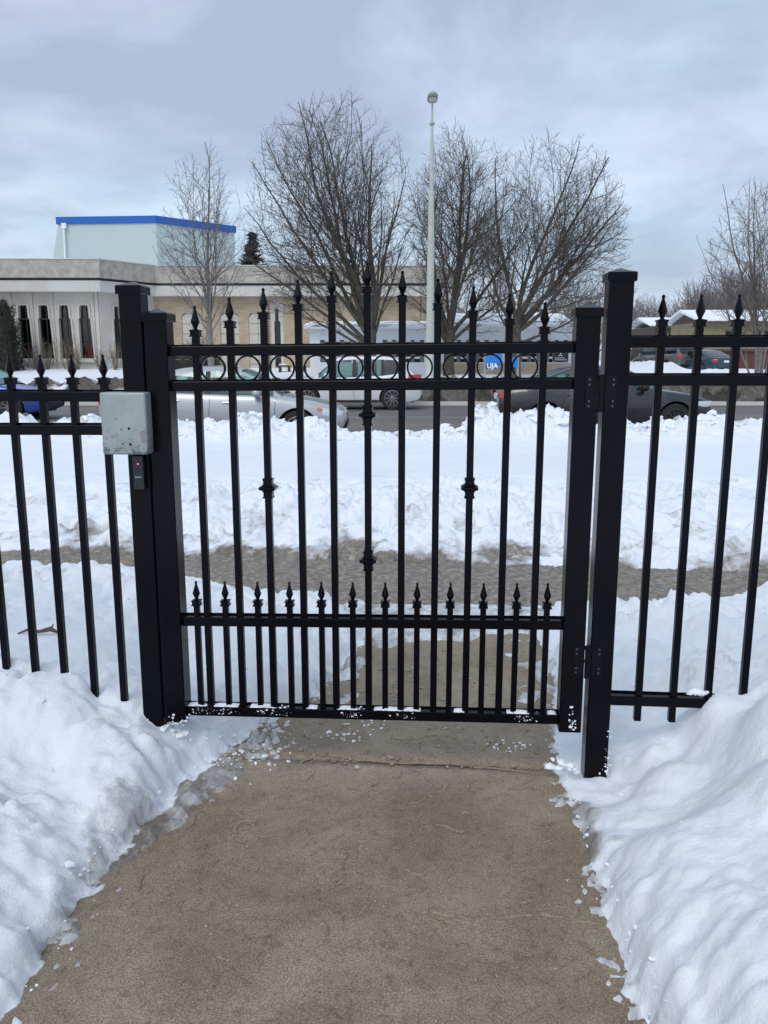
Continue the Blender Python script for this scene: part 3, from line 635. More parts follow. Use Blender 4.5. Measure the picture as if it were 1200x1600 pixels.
for x in [333, 388, 441, 495, 548, 602, 656, 712, 765, 820]:
    u, z = G(x, 575.5 - (x - 333) * .005, RV); inst('ring', ME_RING, gate, (u, RV, z))
def hinge(py0, py1):
    u0, z1 = G(925 if py0 < 800 else 906, py0, -.006); u1, z0 = G(958 if py0 < 800 else 934, py1, -.006)
    zc = (z0 + z1) / 2; hh = (z1 - z0) / 2
    h = MB().box(-0.060, -0.021, -.005, -.0004, zc - hh, zc + hh).build('hinge', M['hinge'], gate, bevel=.001, seg=1)
    MB().box(0.002, 0.040, -.005, -.0004, zc - hh, zc + hh).build('leaf', M['hinge'], h, bevel=.001, seg=1)
    mb = MB(); mb.lathe([(.0105, zc - hh - .008), (.0105, zc + hh + .002)], 14, (-.0095, -.008, 0)); mb.lathe([(.013, zc + hh - .01), (.013, zc + hh), (.006, zc + hh + .006)], 14, (-.0095, -.008, 0)); mb.lathe([(.0125, zc - .004), (.0125, zc + .004)], 14, (-.0095, -.008, 0))
    bevel_angle(mb.build('barrel', M['hinge'], h))
    for u in (-.048, .029):
        for dz in (-.8, -.5, .5, .8):
            MB().lathe([(.0038, -.0085), (.0042, -.007), (.0042, -.004)], 8, (u, 0, zc + dz * hh), axis='y').build('bolt', M['bolt'], h)
hinge(588, 640); hinge(1010, 1056)
# posts
pr = empty('gate_post', (P0[0], P0[1], 0), -PHI, 'tall black square post with pyramid cap right of the gate, carrying its hinges', 'post'); capped(pr, 0, .080, -.05, 1.782, 'post_shaft')
pl_z = .10
pl = empty('gate_post', (*gw(-1.617), 0), -PHI, 'tall black square post left of the gate behind the grey metal box', 'post'); capped(pl, 0, .076, -.05, 1.752, 'post_shaft')
# fence panels
fr = empty('fence_panel', (*gw(0.08), 0), -PHI, 'black spear-topped fence panel to the right, its bottom rail running into the snow bank', 'fence', 'black iron fence panels')
def frz(px, py): u, z = G(px, py, RV - .019); return u - .08, z
ua, za = frz(990, 535); ub, zb = frz(1198, 534); k = (zb - za) / (ub - ua); rail(fr, 0, za, 2.3, zb + k * (2.3 - ub), .035, RV - .019, RV + .019)
ua, za = frz(988, 594.5); ub, zb = frz(1198, 593); rail(fr, 0, za, 2.3, zb, .035)
ua, za = frz(960, 1095); rail(fr, 0, za, 2.3, za - .004, .036)
u0r = G(1037, 460, RV)[0] - .08; zt = G(1097, 460, RV)[1]
for i in range(19): picket(fr, u0r + i * .1195, .235, zt)
fl = empty('fence_panel', (*gw(-1.617), 0), -PHI, 'black spear-topped fence panel to the left, pickets standing in the snow', 'fence', 'black iron fence panels')
def flz(px, py): u, z = G(px, py, RV - .019); return u + 1.617, z
ua, za = flz(2, 619.5); rail(fl, -2.4, za, 0, za, .035)
ua, za = flz(2, 672); ub, zb = flz(158, 672); rail(fl, -2.4, za - .01, 0, zb, .035)
rail(fl, -2.4, .10, 0, .10, .035)
zt = G(63, 554, RV)[1]
for i in range(20): picket(fl, G(160, 554, RV)[0] + 1.617 - i * .1125, .03, zt)
# grey metal box on the left post and the card reader under it
ub0, zt0 = G(155, 613, -.062); ub1, zb0 = G(232, 711, -.062); w2, h2 = (ub1 - ub0) / 2, (zt0 - zb0) / 2
gx, gy = gw((ub0 + ub1) / 2 - .002, -.031)
bx = empty('lock_box', (gx, gy, (zt0 + zb0) / 2), -PHI, 'worn pale grey-green metal box with rounded corners fixed to the left gate post', 'metal box')
shell = MB().box(-w2, w2, -.031, .031, -h2, h2).build('cover', M['box'], bx, bevel=.008, seg=4); bevel_angle(shell, 60)
for (a, b, r_) in ((-.009, -.018, .0022), (.018, -.016, .0042), (-.006, -.068, .0028), (.020, -.069, .0042)):
    MB().lathe([(r_, -.0322), (r_, -.0305)], 12, (a, 0, b), axis='y').build('screw_hole', M['hinge'], bx)
MB().add([(.066 + .011 * math.cos(a) * (1 + .35 * math.sin(3 * a + 1)), -.0314, -.045 + .026 * math.sin(a) * (1 + .2 * math.cos(2 * a))) for a in [i * math.pi / 8 for i in range(16)]], [tuple(range(16))]).build('bare_patch', mat('bare_primer', (0.22, 0.215, 0.235), .6), bx)
u_a, z_a = G(206.5, 712, -.02); u_b, z_b = G(226, 765, -.02)
rd = empty('card_reader', (*gw((u_a + u_b) / 2, -.011), (z_a + z_b) / 2), -PHI, 'slim black card reader with red light under the grey metal box', 'card reader')
MB().box(-.019, .019, -.011, .011, -(z_a - z_b) / 2, (z_a - z_b) / 2).build('housing', M['plastic'], rd, bevel=.003)
u, z = G(215.5, 725, -.022); lu = u - (u_a + u_b) / 2; lz = z - (z_a + z_b) / 2
MB().lathe([(.0028, -.0125), (.0028, -.010)], 12, (lu, 0, lz), axis='y').build('status_light', M['led'], rd)
u, z = G(217.5, 745.5, -.022); lz2 = z - (z_a + z_b) / 2
mb = MB()
for i in range(7): mb.box(-.011 + i * .003, -.011 + i * .003 + .0022, -.0116, -.0108, lz2 - (.0022 if i == 0 else .0014), lz2 + (.0022 if i == 0 else .0014))
mb.build('printed_mark', M['mark'], rd)
# snow caught on the ironwork
cl = MB(); rs = random.Random(21)
def rail_pt(u): # top of bottom rail in world
    (ua, za), (ub, zb) = G(292, 1104, .02), G(872, 1118, .02); return za + (zb - za) * (u - ua) / (ub - ua)
for i in range(420):
    t = rs.random(); cen = rs.choice([-1.40, -1.37, -1.30, -1.15, -1.10, -.84, -.66, -.22]); u = rs.gauss(cen, .022)
    if not (sL1 < u < sR0): continue
    on_top = rs.random() < .6; r = rs.choice([.0008, .001, .0015, .002, .003, .0045]); v = rs.uniform(.024, .05) if on_top else .018
    z = rail_pt(u) + (.002 if on_top else -rs.uniform(.003, .026)); x, y = gw(u, v); blob(cl, x, y, z, r if on_top else r * .8, rs, .6)
for cen, w_ in ((-1.425, .03), (-1.31, .045), (-1.17, .05), (-.99, .02), (-.86, .035), (-.71, .05), (-.62, .03), (-.45, .02), (-.24, .04), (-.12, .015)):
    n_ = 14; base = len(cl.v)
    for k in range(n_ + 1):
        t = k / n_ * 2 - 1; u = cen + w_ * t; e_ = max(.06, (1 - t * t)) * rs.uniform(.6, 1.2); z = rail_pt(u) + .001
        for (v_, h_) in ((.024, -.001), (.025, .006 * e_), (.040, .008 * e_), (.056, .003 * e_), (.058, -.001)): x, y = gw(u, v_ + rs.uniform(-.0015, .0015)); cl.v.append((x, y, z + h_))
    for k in range(n_):
        for j in range(4): cl.f.append((base + k * 5 + j, base + (k + 1) * 5 + j, base + (k + 1) * 5 + j + 1, base + k * 5 + j + 1))
for i in range(24):
    x, y = gw(rs.gauss(-.052, .006), -.002); blob(cl, x, y, .205 + abs(rs.gauss(0, .035)), rs.uniform(.001, .006), rs, .9)
for i in range(16):
    x, y = gw(rs.gauss(-1.48, .02), -.003); blob(cl, x, y, .17 + abs(rs.gauss(0, .02)), rs.uniform(.002, .006), rs, .8)
for i in range(35):
    x, y = gw(.076 + rs.gauss(0, .007), -.001); blob(cl, x, y, .01 + abs(rs.gauss(0, .10)), rs.uniform(.001, .0045), rs, 1.0)
for i in range(40):
    x, y = gw(rs.gauss(.385, .012), .03); blob(cl, x, y, .345 + rs.uniform(0, .012), rs.uniform(.008, .015), rs, .7)
for uu in (-1.50, -.07):
    for i in range(12):
        x, y = gw(uu + rs.uniform(-.05, .05), rs.uniform(-.01, .07)); z = snow_z(x, y); blob(cl, x, y, max(z, .05) + rs.uniform(0, .012), rs.uniform(.006, .02), rs, .7)
tag(cl.build('clinging_snow', M['clean_snow'], fixn=False), 'bits of snow caught on the bottom rail and posts of the gate', 'snow', kind='stuff')
# broken branch lying on the snow at the left
sx, sy = gnd(20, 1036, .33)
pts = [(-.10, .02, 0), (-.05, .005, .006), (0, 0, .004), (.045, .01, .012), (.085, -.012, .004)]
stick = MB().tube([(sx + a, sy + .25 + b, snow_z(sx + a, sy + .25 + b) + .010 + c) for a, b, c in pts], [.003, .006, .007, .011, .006], 7).tube([(sx + .045, sy + .26, snow_z(sx + .045, sy + .26) + .02), (sx + .06, sy + .26, snow_z(sx + .06, sy + .26) + .045)], [.006, .002], 5)
tag(stick.build('stick', M['stick'], smooth=True), 'short broken brown stick lying on the snow behind the left fence', 'stick')

# ------------------------------------------------------------------ cars
def lerp_pts(pts, x):
    return float(np.interp(x, [p[0] for p in pts], [p[1] for p in pts]))
def smooth_pts(pts, x, w=0.05): return sum(lerp_pts(pts, x + d) for d in (-w, -w / 2, 0, w / 2, w)) / 5
def wheel_meshes(r, alloy, w=.20):
    ty = MB(); ty.lathe([(r * .66, -w / 2), (r * .93, -w / 2), (r, -w * .36), (r, w * .36), (r * .93, w / 2), (r * .66, w / 2)], 36, axis='y', cap=False)
    disc = MB(); disc.lathe([(r * .67, -w * .34), (r * .67, w * .30)], 28, axis='y')
    rim = MB(); rr = r * .69
    n = 30; prof = [(rr, -w * .5), (rr * .93, -w * .52), (rr * .90, -w * .3), (rr, -w * .3)]
    b0 = len(rim.v)
    for k in range(n):
        a = 2 * math.pi * k / n
        for (q_, y_) in prof: rim.v.append((q_ * math.cos(a), y_, q_ * math.sin(a)))
    for k in range(n):
        for j in range(4): rim.f.append((b0 + k * 4 + j, b0 + k * 4 + (j + 1) % 4, b0 + ((k + 1) % n) * 4 + (j + 1) % 4, b0 + ((k + 1) % n) * 4 + j))
    ns = 10
    for k in range(ns):
        a = 2 * math.pi * k / ns; ca, sa = math.cos(a), math.sin(a)
        def P(rad, off, y): return (rad * ca - off * sa, y, rad * sa + off * ca)
        i0, i1, h0, h1 = rr * .18, rr * .93, rr * .09, rr * .055
        rim.hexa([P(i0, -h0, -w * .48), P(i1, -h1, -w * .50), P(i1, h1, -w * .50), P(i0, h0, -w * .48)], [P(i0, -h0, -w * .36), P(i1, -h1, -w * .36), P(i1, h1, -w * .36), P(i0, h0, -w * .36)])
    rim.lathe([(rr * .22, -w * .36), (rr * .24, -w * .48), (rr * .14, -w * .52)], 14, axis='y')
    a = disc.mesh('wheel', M['trim']); b = ty.mesh('tyre', M['tyre']); c = rim.mesh('rim', M['rim'] if alloy else M['rim_dark'])
    for me in (a, b, c): me.shade_smooth(); me.set_sharp_from_angle(angle=R(35))
    return a, b, c
def car(name, label, cat, col, S, loc, rz, group):
    """S: L, hw, belt (x,z pts), gh (base front, roof front, roof rear, base rear), roof, arches, wr, pillars, alloy, tail, glass2"""
    root = empty(name, loc, rz, label, cat, group)
    L2, hw, wr = S['L'] / 2, S['hw'], S['wr']; zb0 = S.get('clear', .20)
    def belt(x): return smooth_pts(S['belt'], x)
    def halfw(x): return hw * (1 - .20 * abs(x / L2) ** 7 - .02 * abs(x / L2) ** 2)
    def bot(x):
        z = zb0 + .16 * max(0, (abs(x) - L2 + .5) / .5) ** 2.2
        for a in S['arches']:
            q_ = (wr + .055) ** 2 - (x - a) ** 2
            if q_ > 0: z = max(z, wr + math.sqrt(q_))
        return z
    prof = [(0, .93), (.10, .965), (.28, .99), (.5, 1.0), (.68, .995), (.84, .965), (.95, .925), (1.0, .88)]
    def side_y(x, z):
        zt, zz = belt(x), zb0; t = min(max((z - zz) / (zt - zz), 0), 1)
        return halfw(x) * float(np.interp(t, [p[0] for p in prof], [p[1] for p in prof]))
    base = list(np.linspace(-L2, L2, 57)) + [-L2 + .012, -L2 + .04, L2 - .012, L2 - .04]
    for a in S['arches']: base += list(a + (wr + .056) * np.cos(np.linspace(0, math.pi, 19)))
    st = sorted(set(round(float(x), 4) for x in base if abs(x) <= L2)); st = [x for i, x in enumerate(st) if i == 0 or x - st[i - 1] > .004]
    ts = [0, .1, .2, .32, .45, .58, .7, .8, .88, .95, 1.0]; mb = MB(); nl = len(ts) * 2 + 5
    for x in st:
        e = max(0, (abs(x) - (L2 - .09)) / .09); sh = 1 - .13 * e * e; zbt = bot(x) + .10 * e * e; ztp = belt(x) - .06 * e * e
        zbt = min(zbt, ztp - .03)
        row = []
        for t in ts:
            z = zbt + (ztp - zbt) * t; row.append((side_y(x, z) * sh, z))
        yt = row[-1][0]
        crown = [(yt * .75, ztp + .022), (yt * .4, ztp + .034), (0, ztp + .04)]
        full = row + crown; full = full + [(-y, z) for y, z in reversed(full[:-1])]
        for y, z in full: mb.v.append((x, y, z))
    nl = len(full)
    for i in range(len(st) - 1):
        for j in range(nl - 1): mb.f.append((i * nl + j, (i + 1) * nl + j, (i + 1) * nl + j + 1, i * nl + j + 1))
    mb.f.append(tuple(range(nl))); mb.f.append(tuple((len(st) - 1) * nl + j for j in reversed(range(nl))))
    body = mb.build('body', col, root); bevel_angle(body, 42)
    MB().box(-L2 + .25, L2 - .25, -hw + .26, hw - .26, zb0 - .02, .62).build('underbody', M['trim'], root)
    for x0, x1 in ((S['arches'][1] + wr + .07, S['arches'][0] - wr - .07),):
        for s_ in (-1, 1): MB().box(x0, x1, s_ * hw * .945 - .012, s_ * hw * .945 + .012, zb0 - .015, zb0 + .07).build('sill', M['trim'], root, bevel=.01)
    # greenhouse
    xa, xb, xc, xd = S['gh']; rf = S['roof']
    rl = [(xa, belt(xa) + .01), (xa + (xb - xa) * .5, belt(xa) + (rf - belt(xa)) * .60), (xb, rf - .04), (xb + (xc - xb) * .35, rf), (xb + (xc - xb) * .75, rf - .012), (xc, rf - .05), (xc + (xd - xc) * .5, belt(xd) + (rf - .05 - belt(xd)) * .55), (xd, belt(xd) + .01)][::-1]
    def roofz(x): return smooth_pts(rl, x, .07)
    xs_ = list(np.linspace(xd, xa, 44)) + [xb, xc]; pil = []
    for p, w_ in S['pillars']: xs_ += [p - w_ / 2, p + w_ / 2]; pil.append((p - w_ / 2, p + w_ / 2))
    xs_ = sorted(set(round(float(x), 3) for x in xs_)); lv = [0, .3, .6, .88, 1.0]
    P = []
    for x in xs_:
        zb_ = belt(x) - .015; zt_ = max(roofz(x), zb_ + .02); yb = halfw(x) * .895; tum = S.get('tumble', .26)
        row = []
        for t in lv:
            z = zb_ + (zt_ - zb_) * t; row.append((yb - tum * (z - zb_) - .05 * max(0, (z - zb_) / .5) ** 3, z))
        yt = row[-1][0] - .025; row[-1] = (yt, zt_)
        row += [(yt * .85, zt_ + .018), (yt * .45, zt_ + .034), (0, zt_ + .04)]
        row += [(-y, z) for y, z in reversed(row[:-1])]; P.append([(x, y, z) for y, z in row])
    parts = {}
    nn = len(P[0])
    for i in range(len(xs_) - 1):
        xm = (xs_[i] + xs_[i + 1]) / 2
        for j in range(nn - 1):
            jj = j if j < nn // 2 else nn - 2 - j
            q = [P[i][j], P[i + 1][j], P[i + 1][j + 1], P[i][j + 1]]
            if jj < 3:
                hgt = roofz(xm) - belt(xm)
                if any(a < xm < b for a, b in pil): key = 'pillar'
                elif xm < S.get('glass_end', xd) or xm > xa - .12 or hgt < .07: key = 'roof'
                elif xm < S.get('dark_from', -99): key = 'rear_side_window'
                else: key = 'side_window'
            elif jj == 3: key = 'roof'
            else: key = 'windscreen' if xm > xb + .03 else ('rear_window' if xm < xc - .03 else 'roof')
            if key in ('side_window', 'rear_side_window', 'pillar'):
                seg_ = sum(xm > (a + b) / 2 for a, b in pil) if key != 'pillar' else [k_ for k_, (a, b) in enumerate(pil) if a < xm < b][0]
                key = (key, j < nn // 2, seg_)
            else: key = (key, 0, 0)
            parts.setdefault(key, MB()).add(q, [(0, 1, 2, 3)])
    gm = {'roof': col, 'pillar': M['trim'], 'side_window': M['car_glass'], 'windscreen': M['car_glass'], 'rear_window': M['dark_glass'] if S.get('privacy') else M['car_glass'], 'rear_side_window': M['dark_glass']}
    for k_, m_ in parts.items():
        k_ = k_[0]
        o = m_.build(k_, gm[k_], root, fixn=False); bm = bmesh.new(); bm.from_mesh(o.data); bmesh.ops.remove_doubles(bm, verts=bm.verts, dist=.0005); bmesh.ops.recalc_face_normals(bm, faces=bm.faces); bm.to_mesh(o.data); bm.free(); bevel_angle(o, 50)
    # seats
    for sx_ in ((xa * .15 + xb * .85) - .55, (xc * .65 + xb * .35) - .15):
        for sy_ in (-.36, .36):
            mb2 = MB().box(sx_ - .12, sx_ + .02, sy_ - .24, sy_ + .24, .5, 1.08).box(sx_ - .1, sx_ - .01, sy_ - .12, sy_ + .12, 1.1, 1.26).box(sx_ - .02, sx_ + .45, sy_ - .24, sy_ + .24, .42, .58)
            mb2.build('seat', M['seat'], root, bevel=.04, seg=2)
    MB().box(xa - .55, xa - .12, -hw * .78, hw * .78, .55, belt(xa) - .03).build('dashboard', M['seat'], root, bevel=.05)
    # wheels
    wa, wb_, wc = S['_wheel']
    for a in S['arches']:
        for s_ in (-1, 1):
            o = inst('wheel', wa, root, (a, s_ * (hw - .115), wr), 0 if s_ < 0 else math.pi); inst('tyre', wb_, o); inst('rim', wc, o)
    # lamps
    def lamp(nm, m_, x0, x1, z0, z1, k=.018, slant=0.0):
        for s_ in (-1, 1):
            n = 8; vs = []
            for i in range(n + 1):
                x = x0 + (x1 - x0) * i / n; e = max(0, (abs(x) - (L2 - .09)) / .09); sh = 1 - .13 * e * e
                t = i / n; za_ = z0 + (slant * t if slant > 0 else -slant * (1 - t)) * 0; 
                lo = z0 + (z1 - z0) * .35 * (1 - math.sin(math.pi * min(max(t, .12), .88))); hi = z1 + slant * t
                for z in (lo, (lo + hi) / 2, hi): vs.append((x, s_ * (side_y(x, z) * sh + (k * .2 if z != (lo + hi) / 2 else k)), z))
                vs.append((x, s_ * (side_y(x, hi) * sh - .06), hi - .01)); vs.append((x, s_ * (side_y(x, lo) * sh - .06), lo + .01))
            fs = [(i * 5 + j, i * 5 + (j + 1) % 5, (i + 1) * 5 + (j + 1) % 5, (i + 1) * 5 + j) for i in range(n) for j in range(5)]
            fs += [(4, 3, 2, 1, 0), tuple(n * 5 + j for j in range(5))]
            bevel_angle(MB().add(vs, fs).build(nm, m_, root), 50)
    for l in S['lamps']: lamp(*l)
    # front bumper intake, grille, plates
    MB().box(L2 - .10, L2 - .004, -hw * .55, hw * .55, .30, .44).build('grille', M['trim'], root, bevel=.01)
    MB().box(L2 - .12, L2 + .004, -hw * .42, hw * .42, belt(L2) - .20, belt(L2) - .10).build('upper_grille', M['trim'], root, bevel=.01)
    MB().box(-L2 - .012, -L2 + .05, -.16, .16, S.get('plate', .72), S.get('plate', .72) + .12).build('number_plate', M['white'], root, bevel=.004)
    MB().box(-L2 - .006, -L2 + .1, -hw * .6, hw * .6, .33, .47).build('rear_bumper_trim', M['trim'], root, bevel=.01)
    # mirrors, handles, door gaps
    for s_ in (-1, 1):
        xm, zm = xa - .42, belt(xa) + .03
        mb3 = MB().lathe([(.02, -.10), (.075, -.08), (.085, 0), (.07, .08), (.02, .10)], 12, (xm, s_ * (hw + .07), zm + .05), axis='y'); o = mb3.build('mirror', S.get('mirror', col), root, smooth=True)
        MB().box(xm - .03, xm + .03, min(s_ * hw * .87, s_ * (hw + .02)), max(s_ * hw * .87, s_ * (hw + .02)), zm - .03, zm).build('stalk', M['trim'], o)
        for hx in S['handles']:
            zh = belt(hx) - .15; y = s_ * (side_y(hx, zh) + .012); MB().box(hx - .09, hx + .09, y - .012, y + .012, zh - .014, zh + .014).build('handle', S.get('handle_m', M['chrome']), root, bevel=.006)
        for gx_ in S['gaps']:
            zs = np.linspace(zb0 + .08, belt(gx_) - .01, 9); mb4 = MB().tube([(gx_ + .04 * math.sin(3 * (z - .3)), s_ * (side_y(gx_, z) + .0005), z) for z in zs], [.0045] * 9, 5); mb4.build('door_gap', M['trim'], root)
    return root
SED = dict(L=4.62, hw=.89, belt=[(-2.31, .86), (-2.15, .99), (-1.6, 1.03), (-1.0, .99), (0, .95), (.85, .93), (1.1, .90), (1.7, .80), (2.1, .70), (2.25, .62), (2.31, .52)], gh=(1.12, .35, -.85, -1.75), roof=1.42, arches=(1.42, -1.36), wr=.325,
           pillars=[(-.22, .09), (-1.18, .05)], handles=[.15, -.82], gaps=[.98, -.22, -1.02], lamps=[('tail_light', M['redlens'], -2.30, -2.08, .72, .90), ('headlight', M['lampglass'], 1.88, 2.27, .53, .70, .016, -.07), ('indicator', M['amber'], 1.78, 1.885, .63, .71, .012, -.02)])
SUV = dict(L=4.55, hw=.92, belt=[(-2.27, .85), (-2.2, 1.0), (-1.6, 1.16), (-1.0, 1.08), (0, 1.03), (.9, 1.02), (1.15, 1.0), (1.75, .94), (2.1, .84), (2.22, .70), (2.27, .60)], gh=(1.18, .42, -1.45, -2.12), roof=1.66, arches=(1.38, -1.32), wr=.365, clear=.25,
           pillars=[(-.12, .12), (-1.02, .10)], handles=[.22, -.72], gaps=[1.0, -.12, -1.0], lamps=[('tail_light', M['redlens'], -2.26, -1.82, .92, 1.10), ('headlight', M['lampglass'], 1.90, 2.22, .74, .84)], glass_end=-1.72, privacy=True, dark_from=-.95, tumble=.24)
VAN = dict(SUV); VAN.update(L=5.0, hw=.98, roof=1.76, belt=[(-2.5, .95), (-2.42, 1.12), (-1.6, 1.12), (0, 1.06), (1.2, 1.02), (1.5, .98), (2.1, .86), (2.42, .72), (2.5, .6)], gh=(1.55, .7, -2.05, -2.44), arches=(1.6, -1.5), pillars=[(.0, .12), (-1.1, .1)], handles=[.3, -.8], gaps=[1.2, 0, -1.1], glass_end=-2.2, dark_from=0,
           lamps=[('tail_light', M['redlens'], -2.49, -2.36, .85, 1.12), ('headlight', M['lampglass'], 2.1, 2.44, .66, .78)], plate=.85, tumble=.18)
WM_A = wheel_meshes(.325, True); WM_B = wheel_meshes(.365, True); WM_C = wheel_meshes(.325, False)
GR = 'cars on the road'; GP = 'cars parked beyond the far snow pile'
def mk(base, **k): d = dict(base); d.update(k); return d
def nose_x(px, Y, z=.7): return atx(px, Y, z)
x1 = nose_x(540, 14.75); car('car', 'silver sedan behind the left half of the gate, nose pointing right', 'car', P_SILVER, mk(SED, _wheel=WM_A, mirror=P_SILVER), (x1 - 2.31, 15.6, -.07), 0, GR)
x1 = nose_x(1121, 17.2); car('car', 'charcoal sedan dusted with salt behind the right gate post', 'car', P_BLACK, mk(SED, _wheel=WM_C, mirror=M['trim'], handle_m=P_BLACK, belt=[(-2.31, .80), (-2.15, .95), (-1.6, 1.02), (-1.0, .99), (0, .95), (.85, .93), (1.1, .92), (1.7, .84), (2.1, .74), (2.25, .64), (2.31, .54)], lamps=[('tail_light', M['redlens'], -2.30, -2.08, .72, .90), ('headlight', M['lampglass'], 1.86, 2.27, .58, .70), ('indicator', M['amber'], 1.78, 1.9, .62, .71)]), (x1 - 2.31, 18.0, -.07), 0, GR)
x1 = nose_x(661, 25.2, 1.0); car('car', 'white hatchback SUV with red tail light beyond the gate middle, facing left', 'car', P_WHITE, mk(SUV, _wheel=WM_B, mirror=P_WHITE, handle_m=P_WHITE), (x1 - 2.27, 26.5, -.07), math.pi, GR)
x1 = nose_x(62, 21.0); car('car', 'bright blue car at the left edge, only its nose in view', 'car', P_BLUE, mk(SED, _wheel=WM_A, mirror=P_BLUE), (x1 - 2.31, 22.0, -.07), 0, GR)
vx = atx(1070, 47, 1.5); car('car', 'grey minivan seen from behind, parked left of the teal sedan', 'car', P_GREY, mk(VAN, _wheel=WM_B), (atx(1083, 46.5, 1.5) - .65, 49.2, .72), R(105), GP)
vx = atx(1132, 47, 1.5); car('car', 'dark teal sedan seen from behind, parked right of the grey minivan', 'car', P_TEAL, mk(SED, _wheel=WM_A, mirror=P_TEAL), (atx(1138, 44.5, 1.5) - .65, 46.9, .62), R(106), GP)

# ------------------------------------------------------------------ main building
BY, BY2 = 48.0, 51.3
def topz(px, py, Y): return at(px, py, Y)[1]
zp = topz(150, 408, BY) ; zf1 = topz(150, 436, BY); zf2a = topz(150, 440, BY); zf2 = topz(150, 457, BY)
xA = at(0, 408, BY)[0] - 9; xB = at(150, 408, BY)[0]; xC = at(237, 418, BY2)[0]; xD = at(661, 418, BY2)[0]; xE = at(703, 425, 54.5)[0]
plan = [(xA, BY), (xB, BY), (xC, BY2), (xD, BY2), (xE, 54.5)]
hall = empty('hall', ((xA + xD) / 2, BY, .8), 0, 'long low concrete and buff brick hall with heavy concrete parapet behind the trees', 'building')
HO = Vector(((xA + xD) / 2, BY, .8))
def offs(pl, d): # move polyline toward the viewer by d
    out = []
    for i, (x, y) in enumerate(pl):
        n = Vector((0, 0))
        for a, b in ((i - 1, i), (i, i + 1)):
            if a < 0 or b >= len(pl): continue
            t = Vector((pl[b][0] - pl[a][0], pl[b][1] - pl[a][1])).normalized(); n += Vector((t.y, -t.x))
        n.normalize(); out.append((x + n.x * d, y + n.y * d))
    return out
def band(nm, d0, d1, z0, z1, m, root=hall):
    A, B_ = offs(plan, d0), offs(plan, d1)
    for i in range(len(plan) - 1):
        q0 = [(*A[i], z0), (*A[i + 1], z0), (*A[i + 1], z1), (*A[i], z1)]; q1 = [(*B_[i], z0), (*B_[i + 1], z0), (*B_[i + 1], z1), (*B_[i], z1)]
        MB().hexa([Vector(v) - HO for v in q0], [Vector(v) - HO for v in q1]).build(nm, m, root)
band('parapet', .95, -.5, zf1, zp, M['conc_agg']); band('drip_groove', .70, -.5, zf2a + .003, zf1 - .003, M['frame_dark']); band('fascia', .80, -.5, zf2, zf2a, M['conc_light']); band('soffit', .78, -4, zf2 + .05, zf2 + .08, M['conc_light']); band('coping', .99, -.55, zp + .003, zp + .06, M['conc_light'])
zg = .35
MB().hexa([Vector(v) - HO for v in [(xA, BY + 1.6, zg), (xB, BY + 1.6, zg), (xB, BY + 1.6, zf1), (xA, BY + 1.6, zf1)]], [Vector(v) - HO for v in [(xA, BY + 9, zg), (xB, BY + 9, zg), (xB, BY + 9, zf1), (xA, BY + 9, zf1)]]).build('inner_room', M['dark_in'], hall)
# roof
MB().add([Vector(v) - HO for v in [(xA, BY - .3, zp - .25), (xB, BY - .3, zp - .25), (xC, BY2, zp - .25), (xD, BY2, zp - .25), (xE, 54.5, zp - .25), (xE, 68, zp - .25), (xA, 68, zp - .25)]], [tuple(range(7))]).build('roof', M['clean_snow'], hall)
# left facade: precast bays with slot windows
def bay(px_c, yb, x_l, x_r, dirv, origin, wpx):
    """bay in a local frame: s along the wall, z up"""
    Yd = origin[1]
    zt_ = zf2 + .05; zs = [topz(133, p, BY) for p in (560, 498, 495, 483, 477, 565)]
    c = (x_l + x_r) / 2 if px_c is None else px_c
    ww = wpx
    hole = [(c - ww * .50, zs[0]), (c + ww * .62, zs[0]), (c + ww * .50, zs[1]), (c + ww * .40, zs[1] + .02), (c + ww * .38, zs[3]), (c + ww * .33, zs[4]), (c - ww * .33, zs[4]), (c - ww * .38, zs[3]), (c - ww * .40, zs[1] + .02), (c - ww * .50, zs[1])]
    root = MB().add([], [])
    pm = panel_hole([(x_l + .015, zg), (x_r - .015, zg), (x_r - .015, zt_), (x_l + .015, zt_)], [hole], 0, .30)
    ins = panel_hole([(a + (-.10 if a < c else .10), b + (.10 if b > zs[1] + .3 else (-.08 if b < zs[1] - .5 else 0))) for a, b in hole], [hole], -.09, .0)
    T = Matrix.Translation(Vector((origin[0], origin[1], 0)) - HO) @ Matrix.Rotation(math.atan2(dirv[1], dirv[0]), 4, 'Z')
    def fin(mb_, nm, m_, par=hall):
        o = mb_.build(nm, m_, par)
        o.data.transform(T if True else None); return o
    p = fin(pm, 'wall_panel', M['conc_pre'])
    fin(ins, 'window_surround', M['conc_pre'], p)
    w = fin(MB().box(c - ww * .55, c + ww * .62, .22, .235, zs[0] - .02, zs[4] + .02), 'window', M['win_glass'])
    fr_ = MB(); xm = c + ww * .08
    fr_.box(xm - .02, xm + .02, .17, .22, zs[0], zs[4]); ztr = topz(133, 537, BY); fr_.box(c - ww * .5, c + ww * .56, .17, .22, ztr - .025, ztr + .025); fr_.box(c - ww * .5, c + ww * .45, .10, .22, zs[1] - .05, zs[1] + .03)
    fin(fr_, 'mullion', M['frame_dark'], w)
    fin(MB().box(c - ww * .75, c + ww * .80, -.18, .05, zs[0] - .22, zs[0] - .06), 'sill', M['conc_pre'], w)
    return T
px_w = [-26, 6, 38, 70, 102, 133]; xw = [atx(p, BY, 3.5) for p in px_w]; half = (xw[1] - xw[0]) / 2
for x in [xw[0] - 4 * half, xw[0] - 2 * half] + xw: bay(0, 0, -half, half, (1, 0), (x, BY), .70)
MB().box(xw[-1] + half + .02 - HO.x, xB - .05 - HO.x, 0, .3, zg - HO.z, zf2 + .05 - HO.z).build('wall_panel', M['conc_pre'], hall)
